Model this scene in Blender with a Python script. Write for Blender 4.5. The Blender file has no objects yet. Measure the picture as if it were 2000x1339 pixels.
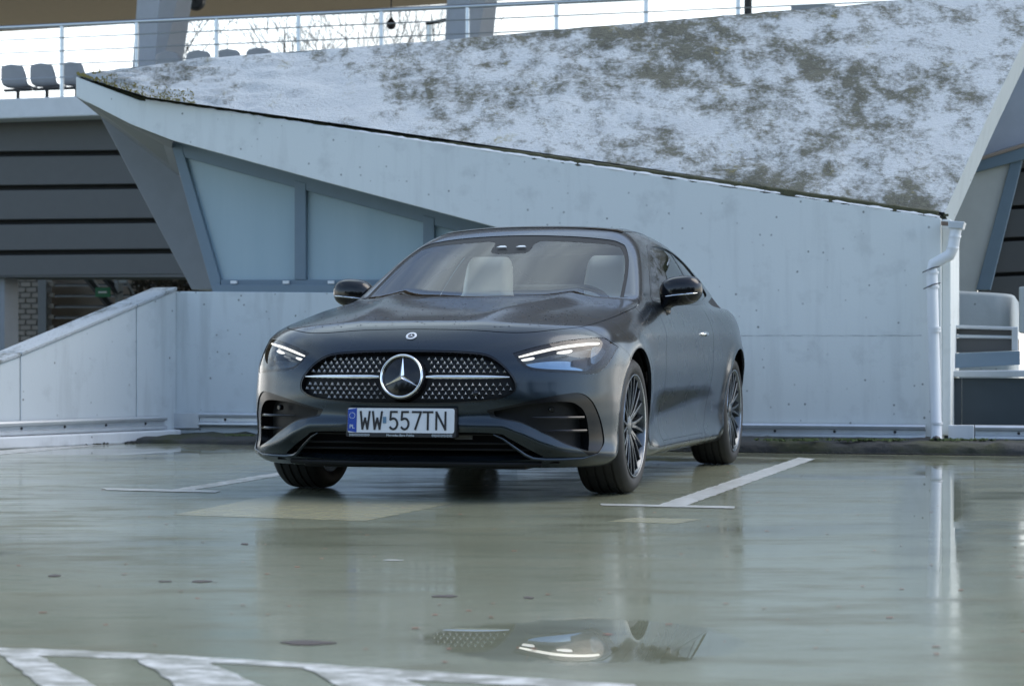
import bpy, math, random
import numpy as np
from mathutils import Vector, Matrix
random.seed(7); np.random.seed(7)
scene = bpy.context.scene
COL = scene.collection
R = math.radians

# ------------------------------------------------------------------ camera
FPX, HZ, CH = 4153.0, 689.0, 0.692        # focal length in photo pixels, horizon row, eye height
cam = bpy.data.cameras.new('camera'); camo = bpy.data.objects.new('camera', cam); COL.objects.link(camo)
camo.location = (0, 0, CH); camo.rotation_euler = (R(90), 0, 0)
cam.sensor_width = 36; cam.lens = 36 * FPX / 2000
cam.shift_y = (HZ - 669.5) / 2000
cam.clip_start = 0.05; cam.clip_end = 2000
cam.dof.use_dof = True; cam.dof.focus_distance = 10.2; cam.dof.aperture_fstop = 5.6
scene.camera = camo

# ------------------------------------------------------------------ sky, sun, exposure
SUN_EL, SUN_ROT = R(52), R(80)             # sun veiled by cloud, off to the right
CLOUD = 7.5                                # cloud radiance before the background strength
world = bpy.data.worlds.new('World'); scene.world = world; world.use_nodes = True
nt = world.node_tree; nt.nodes.clear()
def wn(t, **k):
    n = nt.nodes.new(t)
    for a, b in k.items(): setattr(n, a, b)
    return n
sky = wn('ShaderNodeTexSky', sky_type='NISHITA', sun_disc=False, sun_elevation=SUN_EL, sun_rotation=SUN_ROT,
         air_density=1.0, dust_density=1.2, ozone_density=1.0)
tc = wn('ShaderNodeTexCoord'); mp = wn('ShaderNodeMapping'); mp.inputs['Scale'].default_value = (1, 1, 2.6)
nz = wn('ShaderNodeTexNoise'); nz.inputs['Scale'].default_value = 1.7; nz.inputs['Detail'].default_value = 7; nz.inputs['Roughness'].default_value = .55
# broken overcast: bluish cloud overhead paling to warm white at the horizon, nishita blue in the gaps
rp = wn('ShaderNodeValToRGB'); rp.color_ramp.elements[0].position = .44; rp.color_ramp.elements[1].position = .62
rp.color_ramp.elements[0].color = (.12, .12, .12, 1); rp.color_ramp.elements[1].color = (.95, .95, .95, 1)
hz = wn('ShaderNodeMapRange'); hz.inputs[1].default_value = .10; hz.inputs[2].default_value = .32; hz.inputs[3].default_value = .95; hz.inputs[4].default_value = 0.0   # cloud bank low down
mxx = wn('ShaderNodeMath', operation='MAXIMUM')
cv = wn('ShaderNodeMapRange'); cv.inputs[1].default_value = -.30; cv.inputs[2].default_value = .45; cv.inputs[3].default_value = .16; cv.inputs[4].default_value = 1.0   # the cloud deck thins out towards the clear side
cvm = wn('ShaderNodeMath', operation='MULTIPLY')
sz = wn('ShaderNodeSeparateXYZ'); el = wn('ShaderNodeValToRGB'); e = el.color_ramp.elements
e[0].position = .0; e[0].color = (1.0, .95, .90, 1); e[1].position = .62; e[1].color = (.70, .82, .90, 1)
e2 = e.new(.17); e2.color = (.84, .92, .95, 1)
nz2 = wn('ShaderNodeTexNoise'); nz2.inputs['Scale'].default_value = 2.6; nz2.inputs['Detail'].default_value = 5; nz2.inputs['Roughness'].default_value = .6
sh = wn('ShaderNodeMapRange'); sh.inputs[1].default_value = .3; sh.inputs[2].default_value = .7; sh.inputs[3].default_value = .30; sh.inputs[4].default_value = 1.60
cm = wn('ShaderNodeVectorMath', operation='SCALE'); cs = wn('ShaderNodeVectorMath', operation='SCALE'); cs.inputs[3].default_value = CLOUD
mx = wn('ShaderNodeMix', data_type='RGBA')
bg = wn('ShaderNodeBackground'); bg.inputs['Strength'].default_value = .10
out = wn('ShaderNodeOutputWorld'); L = nt.links.new
L(tc.outputs['Generated'], mp.inputs['Vector']); L(mp.outputs[0], nz.inputs['Vector']); L(mp.outputs[0], nz2.inputs['Vector']); L(nz.outputs['Fac'], rp.inputs[0])
L(tc.outputs['Generated'], sz.inputs[0]); L(sz.outputs[2], el.inputs[0]); L(nz2.outputs['Fac'], sh.inputs[0])
L(el.outputs[0], cm.inputs[0]); L(sh.outputs[0], cm.inputs[3]); L(cm.outputs[0], cs.inputs[0])
L(sz.outputs[2], hz.inputs[0]); L(rp.outputs[0], mxx.inputs[0]); L(hz.outputs[0], mxx.inputs[1]); L(sz.outputs[1], cv.inputs[0]); L(mxx.outputs[0], cvm.inputs[0]); L(cv.outputs[0], cvm.inputs[1]); L(cvm.outputs[0], mx.inputs[0]); L(sky.outputs[0], mx.inputs[6]); L(cs.outputs[0], mx.inputs[7])
L(mx.outputs[2], bg.inputs['Color']); L(bg.outputs[0], out.inputs[0])
sun = bpy.data.lights.new('sun', 'SUN'); sun.energy = .5; sun.angle = R(45); sun.color = (1, .93, .84)
suno = bpy.data.objects.new('sun', sun); COL.objects.link(suno)
sd = Vector((math.sin(SUN_ROT)*math.cos(SUN_EL), math.cos(SUN_ROT)*math.cos(SUN_EL), math.sin(SUN_EL)))
suno.rotation_euler = sd.to_track_quat('Z', 'Y').to_euler(); suno.location = (0, 30, 30)
scene.view_settings.view_transform = 'Standard'; scene.view_settings.look = 'None'
scene.view_settings.exposure = 1.62; scene.view_settings.gamma = 1
scene.render.engine = 'CYCLES'
scene.cycles.max_bounces = 7; scene.cycles.diffuse_bounces = 3; scene.cycles.glossy_bounces = 4; scene.cycles.transparent_max_bounces = 12

# ------------------------------------------------------------------ materials
MATS = {}
class NB:
    def __init__(s, name):
        s.m = bpy.data.materials.new(name); s.m.use_nodes = True; s.nt = s.m.node_tree
        s.p = s.nt.nodes['Principled BSDF']; s.o = s.nt.nodes['Material Output']; MATS[name] = s.m
    def n(s, t, **k):
        n = s.nt.nodes.new(t)
        for a, b in k.items():
            if a in ('data_type','operation','blend_type','feature','interpolation_type','distance','wave_type','bands_direction'): setattr(n, a, b)
            else: n.inputs[a.replace('_', ' ')].default_value = b
        return n
    def l(s, a, b): s.nt.links.new(a, b)
    def coord(s, scale=(1,1,1), which='Object', loc=(0,0,0)):
        t = s.n('ShaderNodeTexCoord'); m = s.n('ShaderNodeMapping'); m.inputs['Scale'].default_value = scale; m.inputs['Location'].default_value = loc
        s.l(t.outputs[which], m.inputs['Vector']); return m.outputs[0]
    def noise(s, vec, scale, detail=4, rough=.55, dist=0):
        n = s.n('ShaderNodeTexNoise', Scale=scale, Detail=detail, Roughness=rough, Distortion=dist); s.l(vec, n.inputs['Vector']); return n.outputs['Fac']
    def ramp(s, fac, a, b, ca=(0,0,0), cb=(1,1,1)):
        r = s.n('ShaderNodeValToRGB'); e = r.color_ramp.elements; e[0].position = a; e[1].position = b
        e[0].color = (*ca, 1); e[1].color = (*cb, 1); s.l(fac, r.inputs[0]); return r.outputs[0]
    def mix(s, fac, a, b, mode='MIX'):
        m = s.n('ShaderNodeMix', data_type='RGBA', blend_type=mode)
        for v, i in ((fac, 0), (a, 6), (b, 7)):
            if isinstance(v, (int, float)): m.inputs[i].default_value = v
            elif isinstance(v, tuple): m.inputs[i].default_value = (*v, 1)
            else: s.l(v, m.inputs[i])
        return m.outputs[2]
    def math(s, op, a, b=0.0):
        m = s.n('ShaderNodeMath', operation=op)
        for v, i in ((a, 0), (b, 1)):
            if isinstance(v, (int, float)): m.inputs[i].default_value = v
            else: s.l(v, m.inputs[i])
        return m.outputs[0]
    def bump(s, h, strength=.3, dist=.01):
        b = s.n('ShaderNodeBump', Strength=strength, Distance=dist); s.l(h, b.inputs['Height']); s.l(b.outputs[0], s.p.inputs['Normal'])
    def set(s, **k):
        for a, b in k.items():
            i = s.p.inputs[a.replace('_', ' ')]
            if isinstance(b, (int, float)): i.default_value = b
            elif isinstance(b, tuple): i.default_value = (*b, 1) if len(b) == 3 else b
            else: s.l(b, i)
        return s
def simple(name, col, rough=.5, metal=0, var=.12, scale=6, **k):
    b = NB(name); f = b.noise(b.coord(), scale, 5)
    lo = tuple(c*(1-var) for c in col); hi = tuple(min(1, c*(1+var)) for c in col)
    b.set(Base_Color=b.mix(f, lo, hi), Metallic=metal, Roughness=b.math('ADD', b.math('MULTIPLY', f, .12), rough-.06), **k)
    return b.m

def concrete(name, base, stain=.35, pits=True, joint=None, streak=.5):
    b = NB(name); c = b.coord()
    big = b.noise(c, .9, 5, .6); mid = b.noise(c, 5, 6, .6); fine = b.noise(c, 60, 3, .6)
    st = b.noise(b.coord((5, 5, .5)), 1.3, 5, .6)
    col = b.mix(big, tuple(x*.93 for x in base), base)
    col = b.mix(b.math('MULTIPLY', b.ramp(st, .52, .78), stain*streak), col, tuple(x*.58 for x in base))
    col = b.mix(b.math('MULTIPLY', b.ramp(mid, .55, .8), stain), col, tuple(x*.70 for x in base))
    h = b.math('MULTIPLY', fine, .25)
    if pits:
        v = b.n('ShaderNodeTexVoronoi', feature='F1', Scale=11.0, Randomness=1.0); b.l(b.coord((1, 1, 1)), v.inputs['Vector'])
        wob = b.noise(c, 38, 3)
        pm = b.ramp(b.math('ADD', v.outputs['Distance'], b.math('MULTIPLY', wob, .12)), .115, .175, (1,1,1), (0,0,0))
        sel = b.ramp(b.noise(c, 3.1, 3), .36, .52)
        pm = b.math('MULTIPLY', pm, sel)
        col = b.mix(b.math('MULTIPLY', pm, .75), col, (.10, .11, .10)); h = b.math('SUBTRACT', h, pm)
    b.set(Base_Color=col, Roughness=.62, Specular_IOR_Level=.3); b.bump(fine, .2, .004)
    return b.m
M_WALL = concrete('white_painted_concrete', (.75, .78, .755), stain=.75)
M_RAMP = concrete('ramp_wall_paint', (.60, .65, .66), stain=.6, streak=1.0)
M_CURV = concrete('dull_grey_concrete', (.40, .45, .46), stain=.6)
M_COPE = concrete('coping_paint', (.69, .72, .73), stain=.9)
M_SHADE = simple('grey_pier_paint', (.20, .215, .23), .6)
M_BEAM = simple('deck_edge_paint', (.62, .64, .65), .6)
M_LOUV = simple('louvre_grey', (.085, .086, .084), .55)
M_LGAP = simple('louvre_gap', (.012, .013, .014), .7)
M_SOFF = simple('canopy_soffit', (.42, .30, .225), .7)
M_COLM = simple('column_paint', (.40, .44, .50), .6)
M_FRAME = simple('window_frame_paint', (.15, .21, .26), .4)
M_FROST = NB('frosted_glass'); 
_f = M_FROST.noise(M_FROST.coord((3, 3, .35)), 1.2, 4)
M_FROST.set(Base_Color=M_FROST.mix(_f, (.27, .385, .44), (.38, .49, .545)), Roughness=.18, Specular_IOR_Level=.5); M_FROST = M_FROST.m
M_GALV = NB('galvanised_steel'); _f = M_GALV.noise(M_GALV.coord(), 9, 5)
M_GALV.set(Base_Color=M_GALV.mix(_f, (.50, .53, .55), (.68, .71, .73)), Metallic=.6, Roughness=.40); M_GALV = M_GALV.m
M_STEEL = simple('brushed_rail_steel', (.56, .60, .64), .3, .85, .08)
M_PVC = simple('white_pvc', (.74, .76, .77), .3, 0, .05)
M_RUST = simple('pipe_clip_rust', (.20, .14, .10), .7)
M_DARKPANEL = simple('dark_panel', (.045, .06, .07), .38)
M_SEATPL = simple('grey_seat_plastic', (.40, .41, .43), .5)
M_BLACK = simple('black_metal', (.02, .02, .022), .5)
M_CREAM = simple('cream_panel', (.52, .53, .50), .55)
M_BARK = simple('bare_bark', (.10, .085, .075), .9)
M_MORTAR = simple('mortar', (.17, .165, .16), .9)
M_BRICK = simple('pale_brick', (.34, .31, .28), .85, 0, .25, 3)
M_GREEN = simple('green_sign_paint', (.01, .15, .06), .5)
M_TAN = simple('tan_cladding', (.30, .245, .20), .7)

# mossy sloping slab
b = NB('mossy_slab'); c = b.coord()
big = b.noise(b.coord((.55, .55, .8), loc=(3.1, 1.2, .3)), 1.25, 6, .62, .4); mid = b.noise(c, 4.2, 8, .68, .6); fine = b.noise(b.coord((1, 1, 1.6)), 24, 6, .72)
stk = b.noise(b.coord((4.5, 4.5, .45)), 1.4, 6, .65); hstk = b.noise(b.coord((.8, .8, 5)), 1.7, 6, .7)
m1 = b.math('ADD', b.math('MULTIPLY', big, .95), b.math('MULTIPLY', mid, .42))
m1 = b.math('ADD', m1, b.math('MULTIPLY', stk, .75)); m1 = b.math('ADD', m1, b.math('MULTIPLY', hstk, .22)); grain = b.noise(b.coord((1, 1, 1.5)), 75, 3, .7)
m1 = b.math('ADD', m1, b.math('MULTIPLY', fine, .55)); m1 = b.math('ADD', m1, b.math('MULTIPLY', grain, .20))
gp_ = b.n('ShaderNodeNewGeometry'); sxx = b.n('ShaderNodeSeparateXYZ'); b.l(gp_.outputs['Position'], sxx.inputs[0])
bias = b.ramp(b.math('ABSOLUTE', b.math('DIVIDE', b.math('SUBTRACT', sxx.outputs[0], 1.25), 2.1)), .15, 1.0, (1,1,1), (0,0,0))
m1 = b.math('ADD', b.math('MULTIPLY', m1, .5), b.math('MULTIPLY', bias, .085))
dirt = b.ramp(m1, .766, .875)
spk = b.ramp(b.math('ADD', b.math('MULTIPLY', grain, .8), b.math('MULTIPLY', mid, .55)), .74, .86)
base = b.mix(mid, (.42, .455, .465), (.54, .58, .59))
dc = b.mix(b.ramp(b.math('ADD', b.math('MULTIPLY', fine, .7), b.math('MULTIPLY', mid, .4)), .40, .68), (.024, .025, .014), (.115, .115, .078))
col = b.mix(b.math('MULTIPLY', dirt, .92), base, dc)
col = b.mix(b.math('MULTIPLY', spk, .6), col, (.10, .095, .075))
ym = b.math('MULTIPLY', b.ramp(b.noise(b.coord((2.2, 2.2, .8), loc=(5, 2, 0)), 1.6, 6, .65), .60, .70), b.ramp(fine, .46, .62))
col = b.mix(b.math('MULTIPLY', ym, .75), col, (.24, .21, .06))
b.set(Base_Color=col, Roughness=.85, Specular_IOR_Level=.2); b.bump(b.math('ADD', fine, b.math('MULTIPLY', mid, .8)), .6, .03)
M_MOSSY = b.m
M_MOSS = NB('gutter_moss'); _f = M_MOSS.noise(M_MOSS.coord(), 14, 6, .7)
M_MOSS.set(Base_Color=M_MOSS.mix(_f, (.015, .018, .010), (.075, .08, .035)), Roughness=.95); M_MOSS.bump(_f, .8, .03); M_MOSS = M_MOSS.m
M_KERB = NB('mossy_kerb'); _f = M_KERB.noise(M_KERB.coord(), 7, 8, .7); _g = M_KERB.noise(M_KERB.coord(), 1.3, 4)
M_KERB.set(Base_Color=M_KERB.mix(M_KERB.ramp(_g, .5, .62), M_KERB.mix(_f, (.018, .019, .018), (.065, .068, .064)), M_KERB.mix(_f, (.02, .024, .010), (.07, .075, .028))), Roughness=.8); M_KERB.bump(_f, .9, .03); M_KERB = M_KERB.m

# wet coated deck
b = NB('wet_deck_coating'); c = b.coord()
n1 = b.noise(b.coord((.35, 1.0, 1)), 1.1, 4, .6); n2 = b.noise(b.coord((.5, 1.3, 1), loc=(4, 7, 0)), 3.5, 4, .65); n3 = b.noise(c, 90, 2, .7)
col = b.mix(n1, (.155, .165, .11), (.345, .365, .27))
col = b.mix(b.math('MULTIPLY', b.ramp(n2, .46, .66), .7), col, (.13, .125, .075))
col = b.mix(b.math('MULTIPLY', b.ramp(n3, .60, .75), .25), col, (.36, .36, .31))
geo = b.n('ShaderNodeNewGeometry'); sx = b.n('ShaderNodeSeparateXYZ'); b.l(geo.outputs['Position'], sx.inputs[0])
wobn = b.math('SUBTRACT', b.noise(c, 4.5, 4, .6), .5)
def ell(cx, cy, rx, ry, soft=.25, wob=.25):
    dx = b.math('DIVIDE', b.math('SUBTRACT', sx.outputs[0], cx), rx); dy = b.math('DIVIDE', b.math('SUBTRACT', sx.outputs[1], cy), ry)
    d = b.math('SQRT', b.math('ADD', b.math('MULTIPLY', dx, dx), b.math('MULTIPLY', dy, dy)))
    d = b.math('ADD', d, b.math('MULTIPLY', wobn, wob*2))
    return b.ramp(d, 1-soft, 1.0, (1,1,1), (0,0,0))
pud = ell(.17, 5.12, .40, .42, .10, .30)
shx = b.math('SUBTRACT', sx.outputs[0], b.math('MULTIPLY', sx.outputs[1], .196)); shy = b.math('ADD', sx.outputs[1], b.math('MULTIPLY', sx.outputs[0], .28))
def ell2(X, Y, cx, cy, rx, ry, soft, wob):
    dx = b.math('DIVIDE', b.math('SUBTRACT', X, cx), rx); dy = b.math('DIVIDE', b.math('SUBTRACT', Y, cy), ry)
    d = b.math('ADD', b.math('SQRT', b.math('ADD', b.math('MULTIPLY', dx, dx), b.math('MULTIPLY', dy, dy))), b.math('MULTIPLY', wobn, wob*2)); return b.ramp(d, 1-soft, 1.0, (1,1,1), (0,0,0))
pud = b.math('MAXIMUM', pud, ell2(shx, sx.outputs[1], .02, 9.9, .20, 5.2, .5, .35))
pud = b.math('MAXIMUM', pud, ell2(sx.outputs[0], shy, 2.6, 14.85, 2.2, .30, .4, .4))
pud = b.math('MAXIMUM', pud, ell(-2.65, 14.9, .95, .55, .3, .3))
pud = b.math('MAXIMUM', pud, ell(-1.15, 9.75, .11, .16, .15, .3))
pud = b.math('MAXIMUM', pud, ell(.4, 13.6, 2.2, .5, .4, .4))
pud = b.math('MAXIMUM', pud, b.math('MULTIPLY', b.ramp(b.noise(b.coord((.5, .9, 1), loc=(1.7, 3.3, 0)), .8, 5, .55), .54, .64), .8))
ruf = b.math('ADD', b.math('MULTIPLY', b.ramp(n2, .35, .7), .20), .07)
ruf = b.math('MULTIPLY', ruf, b.math('SUBTRACT', 1.0, b.math('MULTIPLY', pud, .93)))
col = b.mix(b.math('MULTIPLY', pud, .30), col, (.10, .105, .075))
b.set(Base_Color=col, Roughness=ruf, Specular_IOR_Level=.5, IOR=1.38); b.bump(n3, .05, .003)
b.l(b.math('MULTIPLY', b.math('SUBTRACT', 1.0, pud), .06), [n for n in b.nt.nodes if n.type == 'BUMP'][0].inputs['Strength'])
M_FLOOR = b.m
def paintmat(name, col, wear, lo=.42, hi=.58, rough=.28, spec=.18):
    b = NB(name); c = b.coord()
    f = b.ramp(b.noise(b.coord((1, 2, 1)), 9, 7, .7), lo, hi)
    n = b.noise(c, 2, 4)
    cc = b.mix(b.math('MULTIPLY', f, wear), col, (.25, .255, .215))
    b.set(Base_Color=cc, Roughness=rough, Specular_IOR_Level=spec); return b.m
M_LINE = paintmat('road_marking_white', (.57, .58, .56), .6)
M_LINEW = paintmat('road_marking_worn', (.70, .70, .67), .9, .42, .54)
M_PATCH = paintmat('repair_patch', (.36, .345, .215), .6, .40, .62, .20, .30)
M_CHIP = simple('coating_chip', (.06, .045, .04), .6)
M_LEAF = simple('fallen_leaf', (.22, .08, .04), .6)

# ------------------------------------------------------------------ helpers
def obj(name, verts, faces, mat, parent=None, smooth=False, normals=None):
    me = bpy.data.meshes.new(name)
    if isinstance(verts, np.ndarray): verts = verts.tolist()
    me.from_pydata(verts, [], [list(map(int, f)) for f in faces] if not isinstance(faces, list) else faces); me.update()
    if smooth or normals is not None: me.polygons.foreach_set('use_smooth', [True]*len(me.polygons))
    if normals is not None: me.normals_split_custom_set_from_vertices(np.asarray(normals).tolist())
    me.materials.append(mat)
    o = bpy.data.objects.new(name, me); COL.objects.link(o)
    if parent: o.parent = parent
    return o
def empty(name, loc=(0,0,0), rz=0, parent=None):
    o = bpy.data.objects.new(name, None); COL.objects.link(o); o.location = loc; o.rotation_euler = (0, 0, rz)
    o.empty_display_size = .2
    if parent: o.parent = parent
    return o
def tag(o, label=None, cat=None, group=None, kind=None):
    if label: o['label'] = label
    if cat: o['category'] = cat
    if group: o['group'] = group
    if kind: o['kind'] = kind
    return o
class MB:
    def __init__(s): s.v = []; s.f = []
    def add(s, vs, fs):
        k = len(s.v); s.v += [tuple(map(float, p)) for p in vs]; s.f += [[i+k for i in f] for f in fs]; return s
    def box(s, c, d, M=None):
        x, y, z = (q/2 for q in d); vs = [Vector((sx*x, sy*y, sz*z)) for sz in (-1,1) for sx, sy in ((-1,-1),(1,-1),(1,1),(-1,1))]
        if M is not None: vs = [M @ q for q in vs]
        vs = [q + Vector(c) for q in vs]
        return s.add(vs, [[3,2,1,0],[4,5,6,7],[0,1,5,4],[1,2,6,5],[2,3,7,6],[3,0,4,7]])
    def prism(s, pts, vec):
        n = len(pts); vec = Vector(vec); p = [Vector(q) for q in pts]
        return s.add(p + [q+vec for q in p], [list(range(n)), list(range(2*n-1, n-1, -1))] + [[(i+1)%n, i, n+i, n+(i+1)%n] for i in range(n)])
    def tube(s, path, r, n=8, cap=True):
        path = [Vector(p) for p in path]; rs = r if isinstance(r, (list, tuple)) else [r]*len(path); vs = []; fs = []
        t0 = (path[1]-path[0]).normalized(); up = Vector((0,0,1)) if abs(t0.z) < .9 else Vector((1,0,0)); a = t0.cross(up).normalized()
        for i, p in enumerate(path):
            t = (path[min(i+1, len(path)-1)] - path[max(i-1, 0)]).normalized()
            a = (a - t*a.dot(t)).normalized(); bb = t.cross(a)
            for k in range(n):
                q = 2*math.pi*k/n; vs.append(p + (a*math.cos(q) + bb*math.sin(q))*rs[i])
        for i in range(len(path)-1):
            for k in range(n): fs.append([i*n+k, i*n+(k+1)%n, (i+1)*n+(k+1)%n, (i+1)*n+k])
        if cap: fs += [list(range(n-1, -1, -1)), [(len(path)-1)*n+k for k in range(n)]]
        return s.add(vs, fs)
    def lathe(s, prof, n=48, axis='x', close=False):
        vs = []; fs = []; m = len(prof)
        for k in range(n):
            q = 2*math.pi*k/n; c, d = math.cos(q), math.sin(q)
            for (x, r) in prof: vs.append((x, r*c, r*d) if axis == 'x' else (r*c, r*d, x) if axis == 'z' else (r*c, x, r*d))
        for k in range(n):
            for i in range(m-1 if not close else m):
                j = (i+1) % m; fs.append([k*m+i, k*m+j, ((k+1)%n)*m+j, ((k+1)%n)*m+i])
        return s.add(vs, fs)
    def build(s, name, mat, parent=None, smooth=False, bevel=0):
        o = obj(name, s.v, s.f, mat, parent, smooth)
        if smooth: 
            try: o.data.set_sharp_from_angle(angle=R(38))
            except Exception: pass
        if bevel:
            md = o.modifiers.new('bevel', 'BEVEL'); md.width = bevel; md.segments = 2; md.limit_method = 'ANGLE'; md.angle_limit = R(40)
        return o
# parking frame: everything on the deck is squared up to the bays, turned 15.6 degrees from the view
AL = R(15.6); EX = Vector((math.cos(AL), -math.sin(AL), 0)); EN = Vector((math.sin(AL), math.cos(AL), 0)); UP = Vector((0,0,1))
EYE = Vector((0, 0, CH))
def ray(px, py): return Vector(((px-1000)/FPX, 1, (HZ-py)/FPX))
def S(px, py, off):
    "surveyed point: sight line met with the upright plane that lies off metres along the bay direction"
    d = ray(px, py); return EYE + d * (off / d.dot(EN))
def GP(px, py, z=0.0):
    d = ray(px, py); return EYE + d * ((z-CH) / d.z)
def SP(px, py, p0, nrm):
    d = ray(px, py); return EYE + d * ((p0-EYE).dot(nrm) / d.dot(nrm))
def YP(px, py, y): return EYE + ray(px, py)*y
# ================================================================== SETTING
fl = obj('ground', [(-250,-250,0),(250,-250,0),(250,250,0),(-250,250,0)], [[0,1,2,3]], M_FLOOR); tag(fl, 'wet grey green coated parking deck', 'ground', kind='structure')

W0 = 15.25                      # plane of the tall white wall
# ---- tall white wall with the long tapering fascia
wl = empty('concrete_wall', S(1400, 860, W0).xy.to_3d())
def loc(o, pts): return [Vector(p) - o.location for p in pts]
fpts = [(148,150),(148,188),(255,243),(335,274),(640,357),(1010,455)]
lower = [S(*p, W0) for p in fpts]; ed = S(1010, 500, W0); e2 = Vector((ed.x, ed.y, 0.0))
rb = S(1838, 700, W0); rbot = Vector((rb.x, rb.y, 0.0))
topl = [S(1838, 426, W0), S(1500, 376, W0), S(900, 286, W0), S(500, 226, W0), S(272, 196, W0)]
MB().prism(loc(wl, lower + [e2, rbot] + topl), EN*.32).build('wall_face', M_WALL, wl, bevel=.006)
tag(wl, 'tall white concrete wall with a long pointed fascia behind the car', 'wall')
M_LIP = simple('peeling_white_lip', (.80, .81, .81), .7, 0, .1, 30)
# white downturned lip left in front of the gutter
MB().tube(loc(wl, [S(x, 196+(x-272)*(426-196)/(1838-272)-1.5, W0+.01) for x in range(285, 1838, 10)]), [random.uniform(.007, .017) for x in range(285, 1838, 10)], 6).build('top_lip', M_LIP, wl, True)

# ---- mossy sloping slab above
T0 = S(150, 146, W0+.02); R0 = S(1845, 415, W0+.16); Q0 = S(1760, 0, W0+2.3)
SN = (R0-T0).cross(Q0-T0).normalized()
slab_px = [(150,146),(290,190),(700,247),(1200,319),(1845,415),(1932,222),(2010,60),(2040,-45),(1760,0),(1640,13),(1400,32),(1200,49),(1050,62),(880,78),(700,92),(560,102),(400,114),(280,129)]
sl = [SP(x, y, T0, SN) for x, y in slab_px]
so = empty('sloping_slab', (T0+R0)/2)
# triangulated grid so the surface is gently uneven
nseg = 60; lowc = sl[:5]; 
def polyl(pts, n):
    d = [0]
    for i in range(len(pts)-1): d.append(d[-1]+(pts[i+1]-pts[i]).length)
    r = []
    for k in range(n):
        t = d[-1]*k/(n-1)
        i = max(j for j in range(len(pts)) if d[j] <= t+1e-9); i = min(i, len(pts)-2)
        r.append(pts[i].lerp(pts[i+1], (t-d[i])/(d[i+1]-d[i])))
    return r
A = polyl([sl[0]]+sl[1:5], nseg); Bq = polyl([sl[0]]+sl[:7:-1], nseg)
rr = polyl(sl[4:9], 20)
vs = []; nr = 20
for i in range(nseg):
    for j in range(nr):
        t = j/(nr-1); p = A[i].lerp(Bq[i], t)
        if i == nseg-1: p = rr[j]
        elif i > nseg-12:
            q = (i-(nseg-12))/11; p = p.lerp(A[i].lerp(Bq[i], t), 1-q)
        edge = min(j, nr-1-j, i, nseg-1-i)
        vs.append(p - so.location + SN*(random.gauss(0, .012) if edge > 0 else random.gauss(0, .004) if j == nr-1 else 0)*(1 if SN.y < 0 else -1))
fs = [[i*nr+j, (i+1)*nr+j, (i+1)*nr+j+1, i*nr+j+1] for i in range(nseg-1) for j in range(nr-1)]
obj('slab_face', vs, fs, M_MOSSY, so, smooth=True)
bk = Vector((.10, .28, -.10))
side = [p for p in rr]
sp = [p - so.location for p in side] + [p + bk - so.location for p in side]; n_ = len(side)
obj('slab_end', sp, [[i, i+1, n_+i+1, n_+i] for i in range(n_-1)], M_CURV, so)
tp = [p - so.location for p in Bq] + [p + bk*1.2 - so.location for p in Bq]; n_ = len(Bq)
obj('slab_rim', tp, [[i, i+1, n_+i+1, n_+i] for i in range(n_-1)], M_WALL, so)
back = [p + bk - so.location for p in A] + [p + bk - so.location for p in Bq]
obj('slab_back', back, [[i, i+1, n_+i+1, n_+i] for i in range(n_-1)], M_SHADE, so)
tag(so, 'sloping white concrete slab stained with dark moss and lichen', 'slab')
MB().tube(loc(wl, [S(x, 655+random.uniform(-.6,.6), W0-.0005) for x in range(1440, 1812, 12)]), [.0006+random.random()*.0014 for x in range(1440, 1812, 12)], 5).build('form_joint', M_SHADE, wl)
# gutter moss between the slab foot and the wall lip
gm = MB()
gp = []
for x in range(165, 1841, 14):
    y = 190+(x-290)*(415-190)/(1845-290) if x > 290 else 150+(x-150)*(190-147)/140
    gp.append(S(x, y + 3 + 4*min(1, max(0, x-150)/140) + 5*min(1, max(0, (x-290)/500)), W0+.05))
rr_ = [.016+.028*min(1, i/65)+random.uniform(0, .010) for i in range(len(gp))]
gm.tube(gp, rr_, 7)
for k in range(800):
    p = random.choice(gp) + EX*random.uniform(-.06,.06) + EN*.02; r = random.uniform(.008, .020)
    M = Matrix.Rotation(random.uniform(0, 6), 3, 'Z') @ Matrix.Rotation(random.uniform(-.5, .5), 3, 'X')
    gm.box(p + Vector((0, 0, random.uniform(-.004, .034))), (r*2, r*1.4, r), M)
lc = MB()
for k in range(260):
    x = 152+230*random.random()**1.3; y = (148+(x-150)*.31 if x < 290 else 191+(x-290)*.145) - 1 - (24 if x > 180 else 5)*random.random()**3; p = SP(x, y, T0, SN) - (SN if SN.y > 0 else -SN)*.012
    r = random.uniform(.004, .011); M = Matrix.Rotation(random.uniform(0,6), 3, 'Y'); lc.box(p, (r*2.4, r*.5, r*.8), M)
M_LICH = simple('yellow_lichen', (.22, .19, .06), .9, 0, .5, 12)
tag(lc.build('lichen_crust', M_LICH), 'yellow lichen crust on the pointed tip of the sloping slab', 'lichen', kind='stuff')
tag(gm.build('gutter_moss', M_MOSS), 'dark moss filling the gutter along the foot of the sloping slab', 'moss', kind='stuff')

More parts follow.
